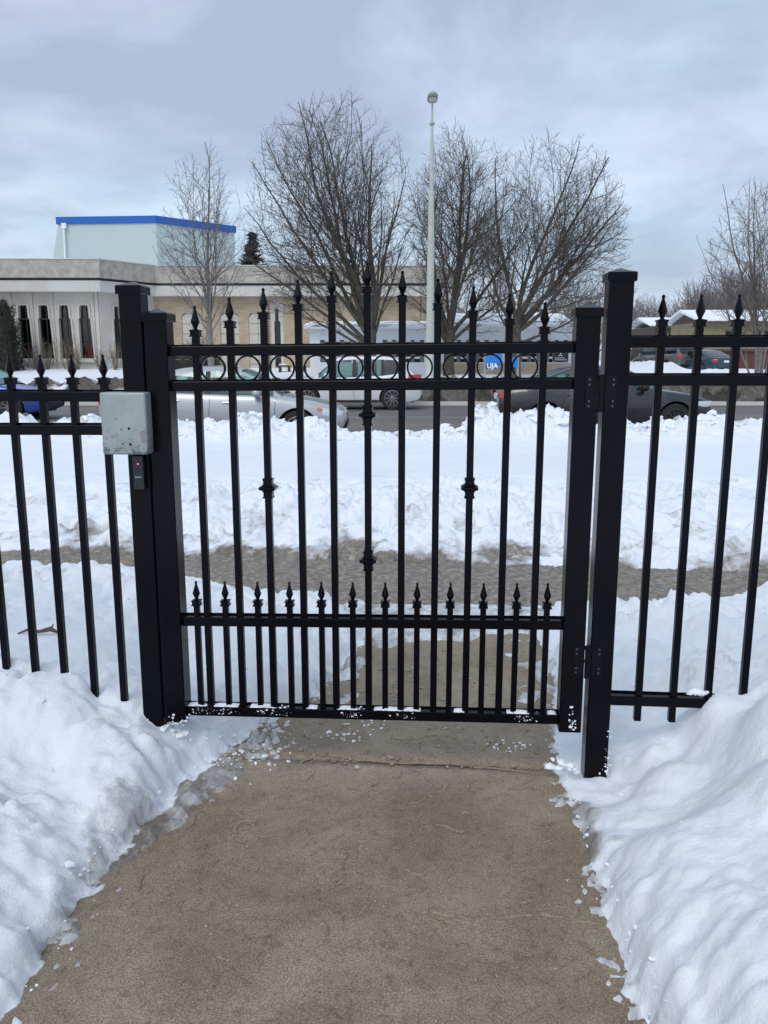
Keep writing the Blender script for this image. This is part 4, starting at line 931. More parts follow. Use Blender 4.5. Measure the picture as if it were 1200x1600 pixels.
MB().box(xA - HO.x, xw[0] - 5 * half - .02 - HO.x, 0, .3, zg - HO.z, zf2 + .05 - HO.z).build('wall_panel', M['conc_pre'], hall)
dC = Vector((xC - xB, BY2 - BY)); lC = dC.length; dC.normalize()
tw = .30 * lC
bay(0, 0, -tw, tw, dC, (xB + dC.x * (tw + .02), BY + dC.y * (tw + .02)), .62)
T2 = Matrix.Translation(Vector((xB, BY, 0)) - HO) @ Matrix.Rotation(math.atan2(dC.y, dC.x), 4, 'Z')
o = MB().box(2 * tw + .06, lC, 0, .3, zg, zf2 + .05).build('wall_panel', M['conc_pre'], hall); o.data.transform(T2)
# red cloth hanging inside the fourth slot window
rx0, rx1 = atx(135, BY + .3, 2), atx(144, BY + .3, 2)
rc_ = MB()
for i in range(10):
    t0, t1 = rx0 + (rx1 - rx0) * i / 10, rx0 + (rx1 - rx0) * (i + 1) / 10; y0_, y1_ = BY + .27 + .03 * (i % 2), BY + .27 + .03 * ((i + 1) % 2)
    za_, zb_ = topz(143, 560, BY + .5), topz(143, 537, BY + .5); rc_.hexa([(t0, y0_, za_), (t1, y1_, za_), (t1, y1_, zb_), (t0, y0_, zb_)], [(t0, y0_ + .02, za_), (t1, y1_ + .02, za_), (t1, y1_ + .02, zb_), (t0, y0_ + .02, zb_)])
tag(rc_.build('curtain', M['red']), 'red cloth hanging low inside a slot window of the hall', 'curtain')
# brick part, openings left for tile panels and the slot window
def bx_(px, z=3): return atx(px, BY2, z) - HO.x
zw0, zw1 = zg - HO.z, zf2 + .05 - HO.z
zpt = topz(300, 487, BY2) - HO.z; zsh = topz(300, 494, BY2) - HO.z
ob = BY2 - HO.y
holes = []; pans = [(244, 270), (285, 317), (345, 374), (389, 418)]
for a, b in pans:
    xa_, xb_ = bx_(a), bx_(b); k_ = (xb_ - xa_) * .2; holes.append([(xa_, zw0 + .25), (xb_, zw0 + .25), (xb_, zsh), (xb_ - k_, zpt), (xa_ + k_, zpt), (xa_, zsh)])
wa_, wb_2 = bx_(429), bx_(438.5); zwt, zwm = topz(433, 482, BY2) - HO.z, topz(433, 503, BY2) - HO.z
wh = [(wa_, zw0 + .5), (wb_2, zw0 + .5), (wb_2, zwm), (wb_2 - .10, zwm + .06), (wb_2 - .10, zwt), (wa_ + .06, zwt), (wa_ + .06, zwm + .06), (wa_, zwm)]
brick_out = [(xC - HO.x, zw0), (xD - HO.x, zw0), (xD - HO.x, zw1), (xC - HO.x, zw1)]
surr = [(bx_(424), zw0 + .2), (bx_(443), zw0 + .2), (bx_(443), topz(433, 468, BY2) - HO.z), (bx_(424), topz(433, 468, BY2) - HO.z)]
panel_hole(brick_out, holes + [surr], ob, ob + .3).build('brick_wall', M['brick'], hall)
panel_hole(surr, [wh], ob + .01, ob + .28).build('wall_panel', M['conc_pre'], hall)
w = MB().box(wa_ - .1, wb_2 + .1, ob + .20, ob + .22, zw0 + .4, zwt + .05).build('window', M['win_glass'], hall); MB().box(wa_, wb_2, ob + .14, ob + .2, zwm - .03, zwm + .03).box(wa_, wb_2, ob + .14, ob + .2, topz(433, 526, BY2) - HO.z, topz(433, 525, BY2) - HO.z).build('mullion', M['frame_dark'], w)
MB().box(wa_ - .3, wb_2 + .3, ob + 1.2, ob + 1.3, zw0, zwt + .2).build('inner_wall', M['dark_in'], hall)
for a, b in pans:
    xa_, xb_ = bx_(a), bx_(b); zz = zw0 + .27; hh_ = .62; cw = (xb_ - xa_) / 2
    while zz < zpt:
        for k_ in range(2):
            z1_ = min(zz + hh_ - .03, zpt - .01); x0_, x1_ = xa_ + k_ * cw + .012, xa_ + (k_ + 1) * cw - .012
            pts = [(x0_, zz), (x1_, zz), (x1_, z1_), (x0_, z1_)]
            if z1_ > zsh:
                cut = (xb_ - xa_) * .2
                pts = [(x0_, zz), (x1_, zz), (x1_, z1_), (x0_ + cut, z1_), (x0_, max(zz + .01, zsh - .02))] if k_ == 0 else [(x0_, zz), (x1_, zz), (x1_, max(zz + .01, zsh - .02)), (x1_ - cut, z1_), (x0_, z1_)]
            panel_hole(pts, [], ob + .05, ob + .2).build('tile', M['tile'], hall)
        zz += hh_
    MB().box(xa_ + .003, xb_ - .003, ob + .21, ob + .28, zw0 + .24, zpt + .1).build('panel_backing', M['conc_agg'], hall)
for pxq in (420.5, 657):
    mb = MB(); x = bx_(pxq); z = zw0 + .3
    while z < zw1 - .35: mb.box(x - .045, x + .045, ob - .02, ob + .05, z, z + .075); z += .15
    mb.build('quoin', M['brownwall'], hall)
# receding end wall of brick and back of the building
MB().hexa([Vector(v) - HO for v in [(xD + .003, BY2 + .01, zg), (xE, 54.5, zg), (xE, 54.5, zf2 + .05), (xD + .003, BY2 + .01, zf2 + .05)]], [Vector(v) - HO for v in [(xD, 66, zg), (xE, 66, zg), (xE, 66, zf2 + .05), (xD, 66, zf2 + .05)]]).build('end_wall', M['brick'], hall)

# pale clad hall with blue trim behind
zb1 = topz(243, 337, 60)
cl_root = empty('clad_building', (at(243, 400, 60)[0], 60, .5), 0, 'tall pale green metal-clad building with bright blue roof trim behind the parapet', 'building'); CO = Vector((at(243, 400, 60)[0], 60, .5))
pL, pC, pR = Vector((at(90, 340, 60.6)[0], 60.6, 0)), Vector((at(243, 340, 60)[0], 60, 0)), Vector((at(366, 355, 64.6)[0], 64.6, 0))
def wallq(a, b, z0, z1, nm, m_, flareA=0.0, out=0.0, th=.3):
    d = (b - a).normalized(); n = Vector((d.y, -d.x, 0)); a2, b2 = a + n * out, b + n * out
    A0 = a2 - d * flareA; q0 = [(A0.x, A0.y, z0), (b2.x, b2.y, z0), (b2.x, b2.y, z1), (a2.x, a2.y, z1)]; q1 = [(p[0] - n.x * th, p[1] - n.y * th, p[2]) for p in q0]
    return MB().hexa([Vector(v) - CO for v in q0], [Vector(v) - CO for v in q1]).build(nm, m_, cl_root)
zt1 = zb1 - .50
# cladding sheets
def split(a, b, n, flare):
    for i in range(n):
        pa, pb = a + (b - a) * (i / n), a + (b - a) * ((i + 1) / n); wallq(pa, pb, 0.5, zt1, 'cladding_sheet', M['metal_pale'], flare if i == 0 else 0, out=0.006 * (i % 2))
split(pL, pC, 4, 2.6); split(pC, pR, 4, 0)
wallq(pL - Vector((.1, 0, 0)), pC + Vector((.06, 0, 0)), zt1 + .003, zb1, 'roof_trim', M['blue_trim'], out=.10, th=.4); wallq(pC, pR + Vector((.1, 0, 0)), zt1 + .003, zb1, 'roof_trim', M['blue_trim'], out=.09, th=.4)
MB().add([v - CO for v in [Vector((pL.x, pL.y, zb1 - .05)), Vector((pC.x, pC.y, zb1 - .05)), Vector((pR.x, pR.y, zb1 - .05)), Vector((pL.x, 78, zb1 - .05))]], [(0, 1, 2, 3)]).build('roof', M['clean_snow'], cl_root)
dp = Vector((at(99, 345, 60.4)[0], 60.38, 0)) - CO
MB().tube([(dp.x, dp.y, zb1 - .75 - CO.z + .1), (dp.x - .12, dp.y - .02, 5), (dp.x - .33, dp.y - .02, .1)], [.07, .07, .07], 8).build('downpipe', M['white'], cl_root)
MB().box(dp.x - .12, dp.x + .2, dp.y - .12, dp.y + .1, zb1 - .9 - CO.z + .1, zb1 - .55 - CO.z + .1).build('hopper', M['white'], cl_root)

# low white block building in front
WY = 42.0
wx0, wx1 = at(484, 540, WY)[0], at(893, 540, WY)[0]; wroot = empty('block_building', (wx0, WY, .5), 0, 'low white block building with snowy roof and grey grille windows behind the light pole', 'building'); WO = Vector((wx0, WY, .5))
zev = topz(600, 514, WY); zwb = .4; wz = [topz(600, p, WY) for p in (566, 531)]
groups = [(500, 569), (598, 663), (699, 787), (811, 888)]
def wxx(px): return atx(px, WY, 2.4) - wx0
panel_hole([(0, zwb - .5), (wx1 - wx0, zwb - .5), (wx1 - wx0, zev - .5), (0, zev - .5)], [[(wxx(a), wz[0] - .5), (wxx(b), wz[0] - .5), (wxx(b), wz[1] - .5), (wxx(a), wz[1] - .5)] for a, b in groups], 0, .25).build('wall', M['white_wall'], wroot)
MB().box(.0, .2, .26, 8, -.1, zev - .5).build('wall', M['white_wall'], wroot); MB().box(wx1 - wx0 - .2, wx1 - wx0, .26, 8, -.1, zev - .5).build('wall', M['white_wall'], wroot)
for a, b in groups:
    A_, B_ = wxx(a), wxx(b); w = MB().box(A_, B_, .20, .23, wz[0] - .5, wz[1] - .5).build('window', M['dark_in'], wroot)
    n = max(3, round((b - a) / 7.3)); cwid = (B_ - A_) / n; hgt = wz[1] - wz[0]
    for k_ in range(n):
        x0_ = A_ + k_ * cwid
        if k_ % 2 == 0: MB().box(x0_ + .02, x0_ + cwid - .02, .10, .19, wz[0] - .5 + .02, wz[1] - .5 - .02).build('louvre_panel', M['grey_pan'], w)
        else:
            for r_ in range(4):
                zc = wz[0] - .5 + hgt * (r_ + .5) / 4; MB().box(x0_ - .01, x0_ + cwid + .01, .08, .19, zc + hgt * .03, zc + hgt * .125).build('block', M['white_wall'], w)
MB().box(wxx(688), wx1 - wx0 + .05, -.08, -.003, -.1, topz(700, 566, WY) - .56).build('brick_plinth', M['brick'], wroot)
MB().box(-.25, wx1 - wx0 + .25, -.45, .0, zev - .5 + .003, zev - .5 + .09).build('gutter', M['white_wall'], wroot)
def roof_piece(xa_, xb_, zr, m_, nm='roof'):
    z0_ = zev - .5 + .10; vs = []; nx_ = 30
    a = []; 
    for i in range(nx_ + 1):
        x = xa_ + (xb_ - xa_) * i / nx_
        a.append([(x, -.45, z0_ - .02), (x, -.45, z0_ + .10 + rnd.uniform(-.02, .03)), (x, 4.2, zr - .5 + rnd.uniform(-.03, .03)), (x, 8.5, z0_ + .1), (x, 8.5, z0_ - .02)])
    mb_ = MB(); mb_.v = [p for r_ in a for p in r_]
    for i in range(nx_):
        for j in range(4): mb_.f.append((i * 5 + j, (i + 1) * 5 + j, (i + 1) * 5 + j + 1, i * 5 + j + 1))
    mb_.f += [(0, 1, 2, 3, 4), tuple(nx_ * 5 + j for j in range(5))]
    return mb_.build(nm, m_, wroot)
roof_piece(-.25, wxx(688), topz(600, 502, WY + 4.2), M['roofsnow']); roof_piece(wxx(688) + .01, wx1 - wx0 + .25, topz(760, 489, WY + 4.2), M['roofsnow'])

# houses at the right, beyond the parked cars
def house(label, pxa, pxb, y_top, y_eave, Y, wall_m, gable=True, dx=0.0, zbase=.5):
    xa_, xb_ = atx(pxa, Y, 4), atx(pxb, Y, 4); ze, zr = topz(pxa, y_eave, Y), topz(pxa, y_top, Y + 4)
    r = empty('house', ((xa_ + xb_) / 2, Y, zbase), 0, label, 'house'); w2_ = (xb_ - xa_) / 2; ze -= zbase; zr -= zbase
    MB().box(-w2_, w2_, 0, 8, -.4, ze).build('wall', wall_m, r)
    ov = .7
    MB().hexa([(-w2_ - ov + dx, -.6, ze - .02), (w2_ + ov, -.6, ze - .02), (w2_ + ov, 4, zr), (-w2_ - ov, 4, zr)], [(-w2_ - ov + dx, -.6, ze + .16), (w2_ + ov, -.6, ze + .16), (w2_ + ov, 4, zr + .22), (-w2_ - ov, 4, zr + .22)]).build('roof', M['clean_snow'], r)
    MB().hexa([(-w2_ - ov, 8.6, ze - .02), (w2_ + ov, 8.6, ze - .02), (w2_ + ov, 4.01, zr), (-w2_ - ov, 4.01, zr)], [(-w2_ - ov, 8.6, ze + .16), (w2_ + ov, 8.6, ze + .16), (w2_ + ov, 4.01, zr + .22), (-w2_ - ov, 4.01, zr + .22)]).build('roof', M['clean_snow'], r)
    MB().box(-w2_ - ov + dx + .02, w2_ + ov, -.64, -.605, ze - .18, ze + .02).build('fascia', M['brownwall'], r)
    if gable: MB().add([(-w2_, 0, ze), (-w2_, 8, ze), (-w2_, 4, zr), (-w2_ + .2, 0, ze), (-w2_ + .2, 8, ze), (-w2_ + .2, 4, zr)], [(0, 1, 2), (3, 5, 4), (0, 3, 4, 1), (1, 4, 5, 2), (2, 5, 3, 0)]).build('gable', M['brownwall'], r)
    for i in range(3):
        wxp = -w2_ + (i + .8) * w2_ * .55; w = MB().box(wxp, wxp + 1.3, -.03, -.003, ze - 1.9, ze - .8).build('window', M['dark_in'], r); MB().box(wxp - .06, wxp + 1.36, -.07, -.031, ze - 1.98, ze - 1.9).box(wxp + .62, wxp + .68, -.05, -.031, ze - 1.9, ze - .8).build('frame', M['white'], w)
    return r
house('tan bungalow with snowy roof and dark gable beyond the parked cars, right edge', 1098, 1262, 488, 502.5, 72, M['tanwall'])
house('low house with snow covered roof half hidden left of the tan bungalow', 1022, 1076, 499, 510, 92, M['brownwall'], False)
sh = empty('shed', (atx(1168, 60, 2.5), 60, .5), 0, 'small dark maroon shed between the teal sedan and the pale tree', 'shed')
MB().box(-1.7, 1.7, 0, 2, 0, topz(1168, 549, 60) - .5).build('wall', M['maroon'], sh); MB().box(-1.9, 1.9, -.2, 2.2, topz(1168, 549, 60) - .497, topz(1168, 545, 60) - .5).build('roof', M['brownwall'], sh)

# ------------------------------------------------------------------ trees
def tubes(mb, pts, rads, n):
    base = len(mb.v); m = len(pts); d = pts[-1] - pts[0]
    ref = Vector((0, 0, 1)) if abs(d.z) < .8 * d.length else Vector((1, 0, 0))
    cs = [(math.cos(6.28318 * k / n), math.sin(6.28318 * k / n)) for k in range(n)]
    for i in range(m):
        t = pts[min(i + 1, m - 1)] - pts[max(i - 1, 0)]; a = t.cross(ref); a.normalize(); b = t.cross(a); b.normalize(); r = rads[i]; p = pts[i]
        for c, s in cs: mb.v.append((p.x + r * (a.x * c + b.x * s), p.y + r * (a.y * c + b.y * s), p.z + r * (a.z * c + b.z * s)))
    for i in range(m - 1):
        for k in range(n): k2 = (k + 1) % n; mb.f.append((base + i * n + k, base + (i + 1) * n + k, base + (i + 1) * n + k2, base + i * n + k2))
def exit_len(p, d, c, rad):
    q = Vector(((p.x - c.x) / rad.x, (p.y - c.y) / rad.y, (p.z - c.z) / rad.z)); v = Vector((d.x / rad.x, d.y / rad.y, d.z / rad.z))
    A = v.dot(v); B = q.dot(v); Cc = q.dot(q) - 1; disc = B * B - A * Cc
    if disc <= 0: return 0.0
    return max(0.0, (-B + math.sqrt(disc)) / A)
def tree(label, x, y, z0, limbs, env_c, env_r, r0, seed, h0, kind='maple', twig_r=.007, mats=('bark', 'twig'), group=None, dens=1.0, stems=1, name='bare_tree', levels=4, parent_mb=None):
    rs = random.Random(seed); T, K = MB(), MB(); c = Vector(env_c); rad = Vector(env_r)
    up = Vector((0, 0, 1))
    def grow(p, d, L, r, lev, trop):
        if lev >= 2: L = min(L, exit_len(p, d, c, rad) * rs.uniform(.88, 1.04))
        if L < .12: return
        n = 9 if lev == 1 else (6 if lev == 2 else (4 if lev == 3 else 3)); pts = [p.copy()]; ds = []; d = d.normalized(); st = L / n
        wob = {1: .085, 2: .13, 3: .18, 4: .22}.get(lev, .25)
        for i in range(n):
            d = (d + Vector((rs.gauss(0, wob), rs.gauss(0, wob), rs.gauss(0, wob * .8))) + up * trop).normalized(); pts.append(pts[-1] + d * st); ds.append(d)
        r_end = max(twig_r * (.6 if lev > 2 else 1), r * (.13 if lev <= 2 else .4)); rads = [r + (r_end - r) * (i / n) ** .9 for i in range(n + 1)]
        tubes(T if lev <= 1 else K, pts, rads, 7 if lev <= 1 else (5 if lev == 2 else 3))
        if lev >= levels: return
        gap = {1: .32, 2: .20, 3: .145}[lev] / dens; s = L * {1: .20, 2: .16, 3: .14}[lev]; side = rs.uniform(0, 6.28)
        while s < L * .97:
            f = s / L; i = min(int(f * n), n - 1); q = pts[i].lerp(pts[i + 1], f * n - i); dd = ds[i]; side += 2.4 + rs.uniform(-.5, .5)
            a = dd.cross(Vector((.3, .5, .8))).normalized(); b = dd.cross(a); o_ = a * math.cos(side) + b * math.sin(side)
            ang = R(rs.uniform(28, 56)); nd = dd * math.cos(ang) + o_ * math.sin(ang)
            rr = (r + (r_end - r) * f)
            cl = {1: L * .78 * (1 - f * .62), 2: L * .52 * (1 - f * .45), 3: L * .42 * (1 - f * .4)}[lev] * rs.uniform(.55, 1.1)
            grow(q, nd, cl, max(twig_r, rr * rs.uniform(.30, .50)), lev + 1, trop * .9 + .012)
            s += gap * rs.uniform(.6, 1.4)
        if lev < 4: grow(pts[-1], ds[-1], L * .22, r_end, lev + 1, trop)
    root_p = Vector((0, 0, 0))
    ph = h0
    tp = [Vector((0, 0, -.3)), Vector((0, 0, .25)), Vector((rs.uniform(-.05, .05), 0, ph * .5)), Vector((rs.uniform(-.08, .08), 0, ph))]
    if stems == 1: tubes(T, tp, [r0 * 1.5, r0 * 1.12, r0, r0 * .95], 12)
    for (az, el, f, rf) in limbs:
        d = Vector((math.cos(R(az)) * math.cos(R(el)), math.sin(R(az)) * math.cos(R(el)), math.sin(R(el))))
        st = Vector((0, 0, ph * (.55 + .45 * f))) if stems == 1 else Vector((d.x * .6, d.y * .3, -.1))
        L = exit_len(st, d, c, rad) * rs.uniform(.94, 1.02)
        grow(st, d, L, r0 * rf, 1, .030 if kind == 'maple' else .02)
    if parent_mb is not None: return T, K
    root = empty(name, (x, y, z0), 0, label, 'tree', group)
    T.build('trunk', M[mats[0]], root, smooth=True, fixn=False); K.build('crown', M[mats[1]], root, fixn=False)
    return root
def rel(px, py, Y, x0, z0): a = at(px, py, Y); return a[0] - x0, a[1] - z0
GT = 'bare trees across the road'
# big middle tree
X0 = atx(580, 36, 2); lx = rel(388, 330, 36, X0, .6); rx = rel(655, 330, 36, X0, .6); tz = rel(560, 142, 36, X0, .6)[1]
tree('tallest bare tree, several trunks fanning out left of the light pole', X0, 36, .6, [(180, 38, .1, .42), (178, 46, .2, .46), (175, 55, .4, .5), (185, 62, .6, .5), (190, 66, .5, .55), (150, 74, .8, .6), (20, 84, 1, .7), (0, 73, .8, .52), (350, 60, .4, .4), (95, 60, .7, .4), (270, 58, .7, .4), (200, 78, .9, .5), (183, 27, .0, .3), (240, 70, .8, .4)],
     ((lx[0] + rx[0]) / 2, 0, tz * .53), ((rx[0] - lx[0]) / 2 * 1.07, 3.4, tz * .48), .22, 12, 2.3, group=GT, dens=.72)
X0 = atx(702, 40, 2); lx = rel(615, 330, 40, X0, .7); rx = rel(818, 330, 40, X0, .7); tz = rel(700, 180, 40, X0, .7)[1]
tree('bare tree directly behind and right of the light pole', X0, 40, .7, [(180, 56, .3, .5), (175, 70, .6, .6), (20, 85, 1, .62), (0, 74, .8, .6), (5, 60, .5, .5), (345, 50, .2, .42), (90, 66, .7, .4), (270, 62, .7, .42), (195, 42, .1, .35)],
     ((lx[0] + rx[0]) / 2, 0, tz * .52), ((rx[0] - lx[0]) / 2, 3.2, tz * .48), .24, 8, 2.4, group=GT)
X0 = atx(806, 38, 2); lx = rel(735, 330, 38, X0, .7); rx = rel(988, 380, 38, X0, .7); tz = rel(825, 196, 38, X0, .7)[1]
tree('rightmost of the three big bare trees, its crown leaning right', X0, 38, .7, [(180, 66, .5, .4), (150, 82, .9, .5), (10, 76, 1, .5), (0, 62, .9, .62), (355, 48, .8, .62), (350, 33, .6, .5), (5, 20, .1, .34), (90, 60, .7, .4), (270, 55, .7, .42), (190, 50, .2, .3), (20, 40, .7, .45)],
     ((lx[0] + rx[0]) / 2, 0, tz * .47), ((rx[0] - lx[0]) / 2, 3.4, tz * .53), .23, 16, 2.5, group=GT)
# pale young trees
X0 = atx(330, 33, 2); tz = rel(330, 220, 33, X0, .6)[1]; hwid = rel(388, 360, 33, X0, .6)[0]
tree('slim pale tree with upright twigs in front of the blue-trimmed building', X0, 33, .6, [(90, 88, 1, .62), (180, 72, .9, .34), (0, 73, .95, .34), (200, 62, .6, .28), (340, 60, .7, .28), (90, 66, .8, .28), (270, 68, .85, .3), (170, 52, .35, .22), (10, 50, .4, .22), (120, 74, 1, .3), (300, 76, 1, .3), (230, 78, 1, .3)],
     (-.12, 0, tz * .55), (hwid * 1.12, 1.6, tz * .46), .13, 31, 2.6, 'young', .0055, ('pale_bark', 'pale_twig'), 'slim pale trees', .85)
X0 = atx(1188, 31, 2); tz = rel(1190, 275, 31, X0, .7)[1]; hwid = -rel(1102, 380, 31, X0, .7)[0]
tree('clump of pale upright stems at the right edge beyond the road', X0, 31, .7, [(180, 86, 0, .75), (0, 87, 0, .7), (10, 80, 0, .6), (120, 84, 0, .6), (250, 83, 0, .5), (180, 74, 0, .42), (0, 72, 0, .45), (190, 62, 0, .25)],
     (0, 0, tz * .56), (hwid, 1.8, tz * .46), .10, 44, 1.5, 'young', .0055, ('pale_bark', 'pale_twig'), 'slim pale trees', .85, stems=2)
# lesser trees between the low building and the houses
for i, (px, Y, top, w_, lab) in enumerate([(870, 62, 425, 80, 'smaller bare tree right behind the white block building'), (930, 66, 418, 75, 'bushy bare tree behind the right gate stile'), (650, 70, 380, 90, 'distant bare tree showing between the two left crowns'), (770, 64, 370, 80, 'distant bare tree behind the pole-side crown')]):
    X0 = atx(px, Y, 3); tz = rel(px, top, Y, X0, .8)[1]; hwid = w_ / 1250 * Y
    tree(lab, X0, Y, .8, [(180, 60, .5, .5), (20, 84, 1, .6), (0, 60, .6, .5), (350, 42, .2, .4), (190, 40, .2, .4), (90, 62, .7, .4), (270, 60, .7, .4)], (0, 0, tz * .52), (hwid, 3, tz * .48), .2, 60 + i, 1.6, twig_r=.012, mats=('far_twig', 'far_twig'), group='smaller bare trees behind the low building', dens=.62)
# far-off wood: one mass
wood = MB(); protos = []
for i in range(4):
    T, K = tree('', 0, 0, 0, [(180, 66, .5, .5), (20, 84, 1, .6), (0, 66, .6, .5), (90, 72, .7, .4), (270, 70, .7, .4), (40, 76, 1, .4)], (0, 0, 6.0), (2.6, 2.6, 5.6), .17, 80 + i, 3.2, twig_r=.018, dens=.42, parent_mb=True, levels=4)
    protos.append((np.array(T.v + K.v), T.f + [tuple(j + len(T.v) for j in f) for f in K.f]))
rs = random.Random(90); Wv = []; Wf = []; off = 0
spots = []
for i in range(90):
    Y = rs.uniform(105, 135); px = rs.uniform(958, 1560); spots.append((px, Y, (.88 if px < 1075 else 1.18) * rs.uniform(.85, 1.1) * Y / 118))
for i in range(26): Y = rs.uniform(110, 135); px = rs.uniform(600, 960); spots.append((px, Y, rs.uniform(.7, .95) * Y / 118))
for i, (px, Y, s) in enumerate(spots):
    v, f = protos[i % 4]; a = rs.uniform(0, 6.28); ca, sa = math.cos(a), math.sin(a); x0 = atx(px, Y, 5)
    V = np.stack([x0 + s * (v[:, 0] * ca - v[:, 1] * sa), Y + s * (v[:, 0] * sa + v[:, 1] * ca), .5 + s * v[:, 2]], 1); Wv.append(V); Wf.append((f, off)); off += len(v)
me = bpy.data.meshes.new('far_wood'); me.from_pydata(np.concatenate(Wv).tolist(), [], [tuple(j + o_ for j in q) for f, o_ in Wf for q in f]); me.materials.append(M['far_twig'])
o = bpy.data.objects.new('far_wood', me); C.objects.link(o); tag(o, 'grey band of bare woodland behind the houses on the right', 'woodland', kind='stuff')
# spruce behind the hall
def spruce(x, y, z0, h, r, label):
    root = empty('spruce', (x, y, z0), 0, label, 'tree'); rs = random.Random(5); MB().tube([(0, 0, 0), (0, 0, h)], [.16, .02], 7).build('trunk', M['bark'], root)
    mb = MB(); z = h * .3
    while z < h:
        rr = r * (1 - z / h) ** .8 + .15; n = 9
        for k in range(n):
            a = rs.uniform(0, 6.28); L = rr * rs.uniform(.6, 1.15); dx_, dy_ = math.cos(a), math.sin(a); zz = z + rs.uniform(-.1, .1)
            tubes(mb, [Vector((0, 0, zz)), Vector((dx_ * L * .5, dy_ * L * .5, zz - .05 * L)), Vector((dx_ * L, dy_ * L, zz + .12 * L))], [.10, .13, .02], 4)
            for q_ in range(9):
                t = rs.uniform(.2, 1); px_, py_, pz_ = dx_ * L * t, dy_ * L * t, zz - .03; e_ = Vector((rs.uniform(-.3, .3), rs.uniform(-.3, .3), rs.uniform(-.24, .05)))
                mb.add([(px_, py_, pz_), (px_ + e_.x, py_ + e_.y, pz_ + e_.z), (px_ + e_.x * .7 + .08, py_ + e_.y * .7, pz_ + e_.z * .7 + .1)], [(0, 1, 2)])
        z += .24
    mb.build('crown', M['spruce'], root, fixn=False)
xsp = at(394, 390, 72)[0]; spruce(xsp, 72, .5, topz(394, 362, 72) - .5, 3.6, 'dark spruce top showing above the hall parapet')
# hedges and shrubs
def hedge(label, x0, x1, y0, y1, z0, z1, n, seed, m_='leaf_dark', taper=0.0, leaf=.10):
    rs = random.Random(seed); root = empty('hedge' if taper == 0 else 'bush', ((x0 + x1) / 2, (y0 + y1) / 2, z0), 0, label, 'hedge' if taper == 0 else 'bush'); mb = MB(); hx, hy, H_ = (x1 - x0) / 2, (y1 - y0) / 2, z1 - z0
    for i in range(n):
        u = rs.uniform(-1, 1); v = rs.uniform(-1, 1); w = rs.random(); k = 1 - taper * w ** 2; rr = (abs(u) ** 4 + abs(v) ** 4) ** .25; top = 1 - .10 * rr + .05 * math.sin(u * 9 + v * 5)
        p = Vector((u * hx * k, v * hy * k, w * H_ * top)); 
        if max(abs(u), abs(v)) < .7 and w < .8: continue
        a = Vector((rs.gauss(0, 1), rs.gauss(0, 1), rs.gauss(0, 1))).normalized() * leaf; b = Vector((rs.gauss(0, 1), rs.gauss(0, 1), rs.gauss(0, 1))).normalized() * leaf
        mb.add([p, p + a, p + b], [(0, 1, 2)])
    mb.build('leaves', M[m_], root, fixn=False)
    st = MB()
    for i in range(14):
        u, v = rs.uniform(-.8, .8) * hx, rs.uniform(-.8, .8) * hy; st.tube([(u, v, -.1), (u * 1.05, v, H_ * .6)], [.02, .008], 4)
    MB().box(-hx * .75, hx * .75, -hy * .6, hy * .6, 0, H_ * .72).build('inner_growth', M[m_], root)
    st.build('stems', M['twig'], root); return root
xh0, xh1 = atx(-60, 45, 2), atx(24, 45, 2); hedge('tall dark evergreen bush at the left edge beside the slot windows', xh0, xh1, 44, 46.5, .75, topz(10, 462, 45), 15000, 3, taper=.25, leaf=.13)
xh0, xh1 = atx(255, 46, 1), atx(342, 46, 1); hedge('low dark hedge behind the silver sedan roof', xh0, xh1, 45.5, 47, .75, topz(300, 554, 46), 5000, 4)
xh0, xh1 = atx(985, 66, 2), atx(1110, 66, 2); hedge('dark low hedge line behind the parked cars', xh0, xh1, 66, 67.5, .5, topz(1040, 541, 66), 5000, 9, m_='twig', leaf=.16)
def shrub(label, x, y, z0, h, spread, n, seed, m_='far_twig'):
    rs = random.Random(seed); mb = MB()
    for i in range(n):
        a = rs.uniform(0, 6.28); e_ = rs.uniform(.1, 1); p = [Vector((rs.gauss(0, .08), rs.gauss(0, .05), -.1))]; d = Vector((math.cos(a) * spread * e_, math.sin(a) * spread * .6 * e_, h * rs.uniform(.6, 1)))
        for k in (1, 2, 3): p.append(d * (k / 3) + Vector((rs.gauss(0, .07), rs.gauss(0, .07), 0)))
        tubes(mb, p, [.018, .013, .010, .005], 3)
        for k in range(4):
            t = rs.uniform(.4, 1); q_ = d * t; tubes(mb, [q_, q_ + Vector((rs.gauss(0, .18), rs.gauss(0, .18), rs.uniform(.05, .3)))], [.009, .004], 3)
    root = empty('shrub', (x, y, z0), 0, label, 'shrub', 'bare shrubs along the hall'); mb.build('branches', M[m_], root, fixn=False)
M['shrub'] = mat('shrub_twig', (0.16, 0.125, 0.09), .9)
for i, (px, hpx, w_) in enumerate([(55, 532, .7), (74, 528, .8), (105, 524, 1.0), (120, 540, .7), (158, 545, .6), (180, 533, .7)]):
    z_ = .8; hh_ = topz(px, hpx, 46.8) - z_
    shrub(['bare shrub between the bush and first slot window', 'bare shrub before the second slot window', 'largest bare shrub, before the third slot window', 'low bare shrub right of the largest one', 'low bare shrub right of the red cloth window', 'bare shrub at the chamfered corner of the hall'][i], atx(px, 46.8, 1.5), 46.8, z_, hh_, w_, 22, 30 + i, 'shrub')
for i, (px, hpx) in enumerate([(303, 525), (322, 520)]): shrub(['small bare shrub above the low hedge, left one', 'small bare shrub beside the slim pale tree trunk'][i], atx(px, 48, 1.5), 48, .8, topz(px, hpx, 48) - .8, .9, 60, 50 + i, 'far_twig')

